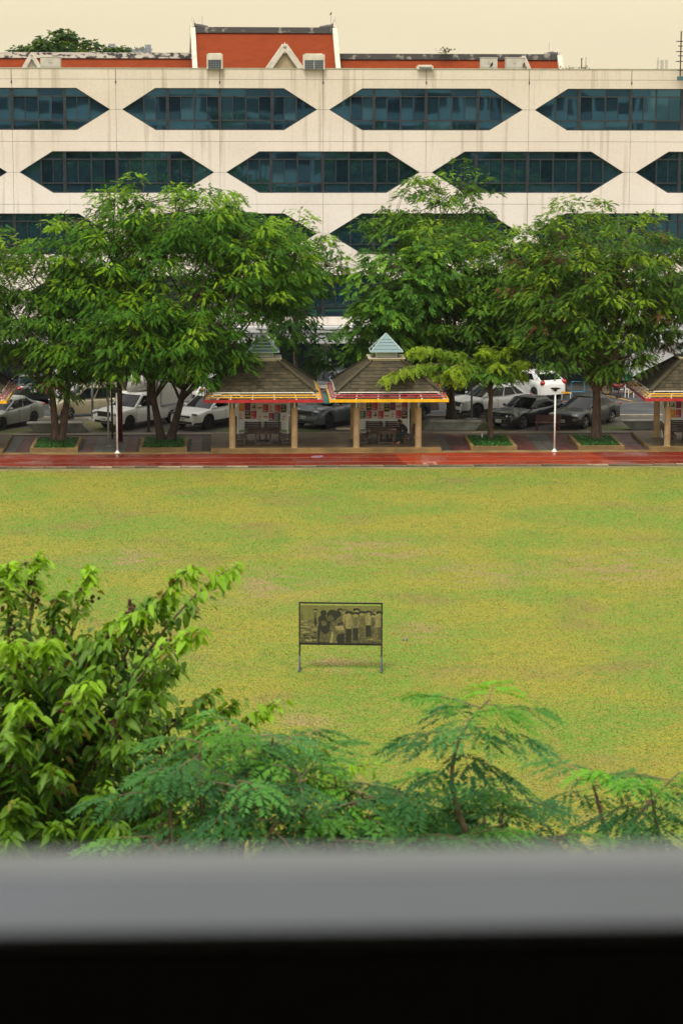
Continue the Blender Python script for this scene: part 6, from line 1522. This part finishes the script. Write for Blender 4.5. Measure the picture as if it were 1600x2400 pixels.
def feather_tree(label, base, shoots, seed, fork_z=9.5, n_f=(7, 9), flen=.39, u0=.42, el0=-.50):
    rs = random.Random(seed); rng = np.random.default_rng(seed); bx_, by_ = base
    t = thing('feathery_tree', label, 'tree', (bx_, by_, 0), group='feathery-leaved trees below the balcony')
    q = MB(); q.tube([(0, 0, -.1), (.04, 0, 4), (-.03, .03, fork_z*.8), (0, 0, fork_z)], [.12, .10, .07, .045], 10, caps=False); link('trunk', autosmooth(q.mesh('trunk', BARK), 80), t)
    q = MB(); B, D, L, Cc = [], [], [], []
    for (px, py, Y, low, yng) in shoots:
        tp = A(px, py, Y) - Vector((bx_, by_, 0)); bs = A(px + rs.uniform(-25, 25) if len(low) == 1 else low[1], low[0], Y + rs.uniform(-.1, .1)) - Vector((bx_, by_, 0)); md_ = None if len(low) < 4 else A(low[2], low[3], Y) - Vector((bx_, by_, 0))
        s0 = Vector((0, 0, min(fork_z, bs.z - .5)))
        n_ = 14; side = Vector((rs.uniform(-.06, .06), rs.uniform(-.1, .1), 0)); pts = []
        for i in range(n_ + 1):
            u = i/n_; pts.append(bs.lerp(tp, u) + side*math.sin(PI*u) if md_ is None else bs*(1-u)**2 + (md_*2 - (bs + tp)*.5)*2*u*(1-u) + tp*u*u)
        q.tube([s0, s0.lerp(bs, .6) + Vector((0, 0, -.1))] + pts, [.022, .018] + [.015*(1 - i/(n_+2)) + .004 for i in range(n_ + 1)], 7, caps=False)
        n = rs.randint(*n_f); a0 = rs.uniform(0, 6.28)
        for k in range(n):
            u = u0 + (1 - u0)*(k/(n - 1))**.8; i = min(n_-1, int(u*n_)); p = pts[i].lerp(pts[i+1], u*n_ - i); a = a0 + k*2.4
            el = lerp(el0, .30, ((u - u0)/(1 - u0))**.8) + rs.gauss(0, .10)
            d = Vector((math.cos(a)*math.cos(el), math.sin(a)*math.cos(el), math.sin(el))); ln = flen*lerp(.92, 1.0 if u < .95 else .7, u)*rs.uniform(.82, 1.15)
            dk, md, br = np.array([.028, .105, .034]), np.array([.060, .185, .055]), np.array([.14, .36, .024])
            c = dk + (md - dk)*rs.random(); f = max(0, (u - .86)/.14)*yng + (1 if rs.random() < .05 else 0)*.7; c = c + (br - c)*min(1, f)
            if u < .62 and rs.random() < .14: c = np.array([.10, .085, .015])
            # bipinnate leaf: a stalk with pairs of feathers
            dr_ = .20; sp_at = lambda t_: p + d*ln*t_ - Vector((0, 0, dr_*ln*t_*t_)); sd = Vector((-d.y, d.x, 0)).normalized()
            q.tube([p, sp_at(.5), sp_at(1.0)], [.0045, .003, .0015], 4, caps=False); cl = c*rs.uniform(.82, 1.18)
            npr = rs.choice((3, 3, 4))
            for m_ in range(npr):
                t_ = .22 + .78*(m_ + .6)/npr
                for s_ in (-1, 1):
                    ang_ = lerp(1.15, .34, m_/(npr - 1)); B.append(sp_at(t_)); D.append(sd*s_*math.sin(ang_) + d*math.cos(ang_) + Vector((0, 0, -.13 - .14*t_ + rs.gauss(0, .07)))); L.append(flen*.58*rs.uniform(.85, 1.1)*(1 - .25*abs(t_ - .6))); Cc.append(cl*rs.uniform(.9, 1.1))
    link('limb', q.mesh('limb', TWIG), t)
    v, f, c = pinnate(np.array(B), np.array(D), np.array(L), 12, .060, .0200, .34, np.array(Cc), rng, fold=.05, spread=.88, lvar=.05)
    link('crown', col_mesh('crown', v, f, c, LEAF), t)
feather_tree('slender feathery tree with a bare curved stem, right of centre', (1.75, 14.6), [(1145, 1640, 12.9, (2010, 1128, 1058, 1810), 1)], 3, 8.6, (13, 13), .36, .56, -.22)
feather_tree('feathery tree mass at lower centre before the broad-leaved tree', (-.1, 13.6), [(560, 1700, 13.2, (1960,), .6), (470, 1740, 13.0, (1960,), .3), (640, 1730, 13.3, (1970,), .6), (400, 1800, 12.9, (2000,), .2), (560, 1830, 12.7, (2010,), .3), (700, 1810, 13.0, (2010,), .6), (780, 1800, 13.4, (2010,), .4), (650, 1920, 12.6, (2040,), .3), (350, 1960, 12.6, (2080,), .7), (730, 1900, 12.8, (2040,), .4), (850, 1860, 13.0, (2020,), .8)], 5, 8.4)
feather_tree('low feathery tree tops between the centre mass and the slender tree', (.95, 13.2), [(930, 1850, 13.2, (2010,), .6), (860, 1910, 12.9, (2040,), .5), (1010, 1890, 13.3, (2020,), .4), (780, 1960, 12.6, (2080,), .6), (960, 1960, 12.7, (2080,), .5), (1090, 1960, 12.7, (2080,), .5)], 7, 8.4)
feather_tree('feathery tree tops right of the slender stem', (2.2, 13.8), [(1195, 1850, 13.4, (2010,), .5), (1180, 1930, 12.9, (2060,), .5), (1300, 1960, 13.0, (2080,), .6), (1130, 1880, 13.6, (2020,), .3)], 9, 8.4)
feather_tree('feathery tree with two thin bare stems at the right edge', (3.2, 14.6), [(1380, 1805, 14.2, (2000, 1430), .5), (1520, 1830, 13.8, (2010, 1545), .7), (1590, 1810, 13.9, (2000, 1440), .6)], 11, 8.8, (6, 7))

# trees planted along this side of the lawn, in front of the corridor building (the windows opposite mirror them)
t0 = tree('lawn_side_tree', 'leafy tree in front of the corridor building, mirrored in the windows opposite', (-12.0, 9.0), (-12.0, 9.0, 4.0), [(-12, 9, 7.6, 4.6, 3.4, 3.6, 150)], PAL_M, 61, (.5, 3, .36, .2, .3), .24, 1, 'trees in front of the corridor building', 16, .8, BARK_D, .2, 0, 12)
for x, sc_, rz in ((-20, 1.05, 1.0), (-28.5, .95, 2.0), (-37, 1.1, 3.1), (13.5, 1.0, .5), (21.5, 1.08, 1.7), (30, .96, 2.7), (38, 1.05, 4.0), (47, 1.0, 5.0), (-46, 1.0, .3)):
    r_ = t0.copy(); COL.objects.link(r_); r_.location = (x, 8.6 + (abs(x) % 3)*.4, 0); r_.rotation_euler = (0, 0, rz); r_.scale = (sc_,)*3
    for ch in list(t0.children):
        c_ = ch.copy(); COL.objects.link(c_); c_.parent = r_

# ------------------------------------------------------------------ humid air between here and the far towers
q = MB(); q.box(-700, 700, -30, 3960, -1.5, 78)
hz = q.build('haze', [])
hm = bpy.data.materials.new('humid_air'); hm.use_nodes = True; hn = hm.node_tree; hn.nodes.clear()
ho = hn.nodes.new('ShaderNodeOutputMaterial'); hv = hn.nodes.new('ShaderNodeVolumePrincipled')
hv.inputs['Color'].default_value = (0.94, 0.95, 0.97, 1); hv.inputs['Density'].default_value = 0.00006; hv.inputs['Anisotropy'].default_value = 0.2
hn.links.new(hv.outputs[0], ho.inputs['Volume']); hz.data.materials.clear(); hz.data.materials.append(hm)
tag(hz, 'thin pale humid haze over the whole scene', 'haze', kind='stuff')
cy.volume_bounces = 0; cy.volume_step_rate = 1
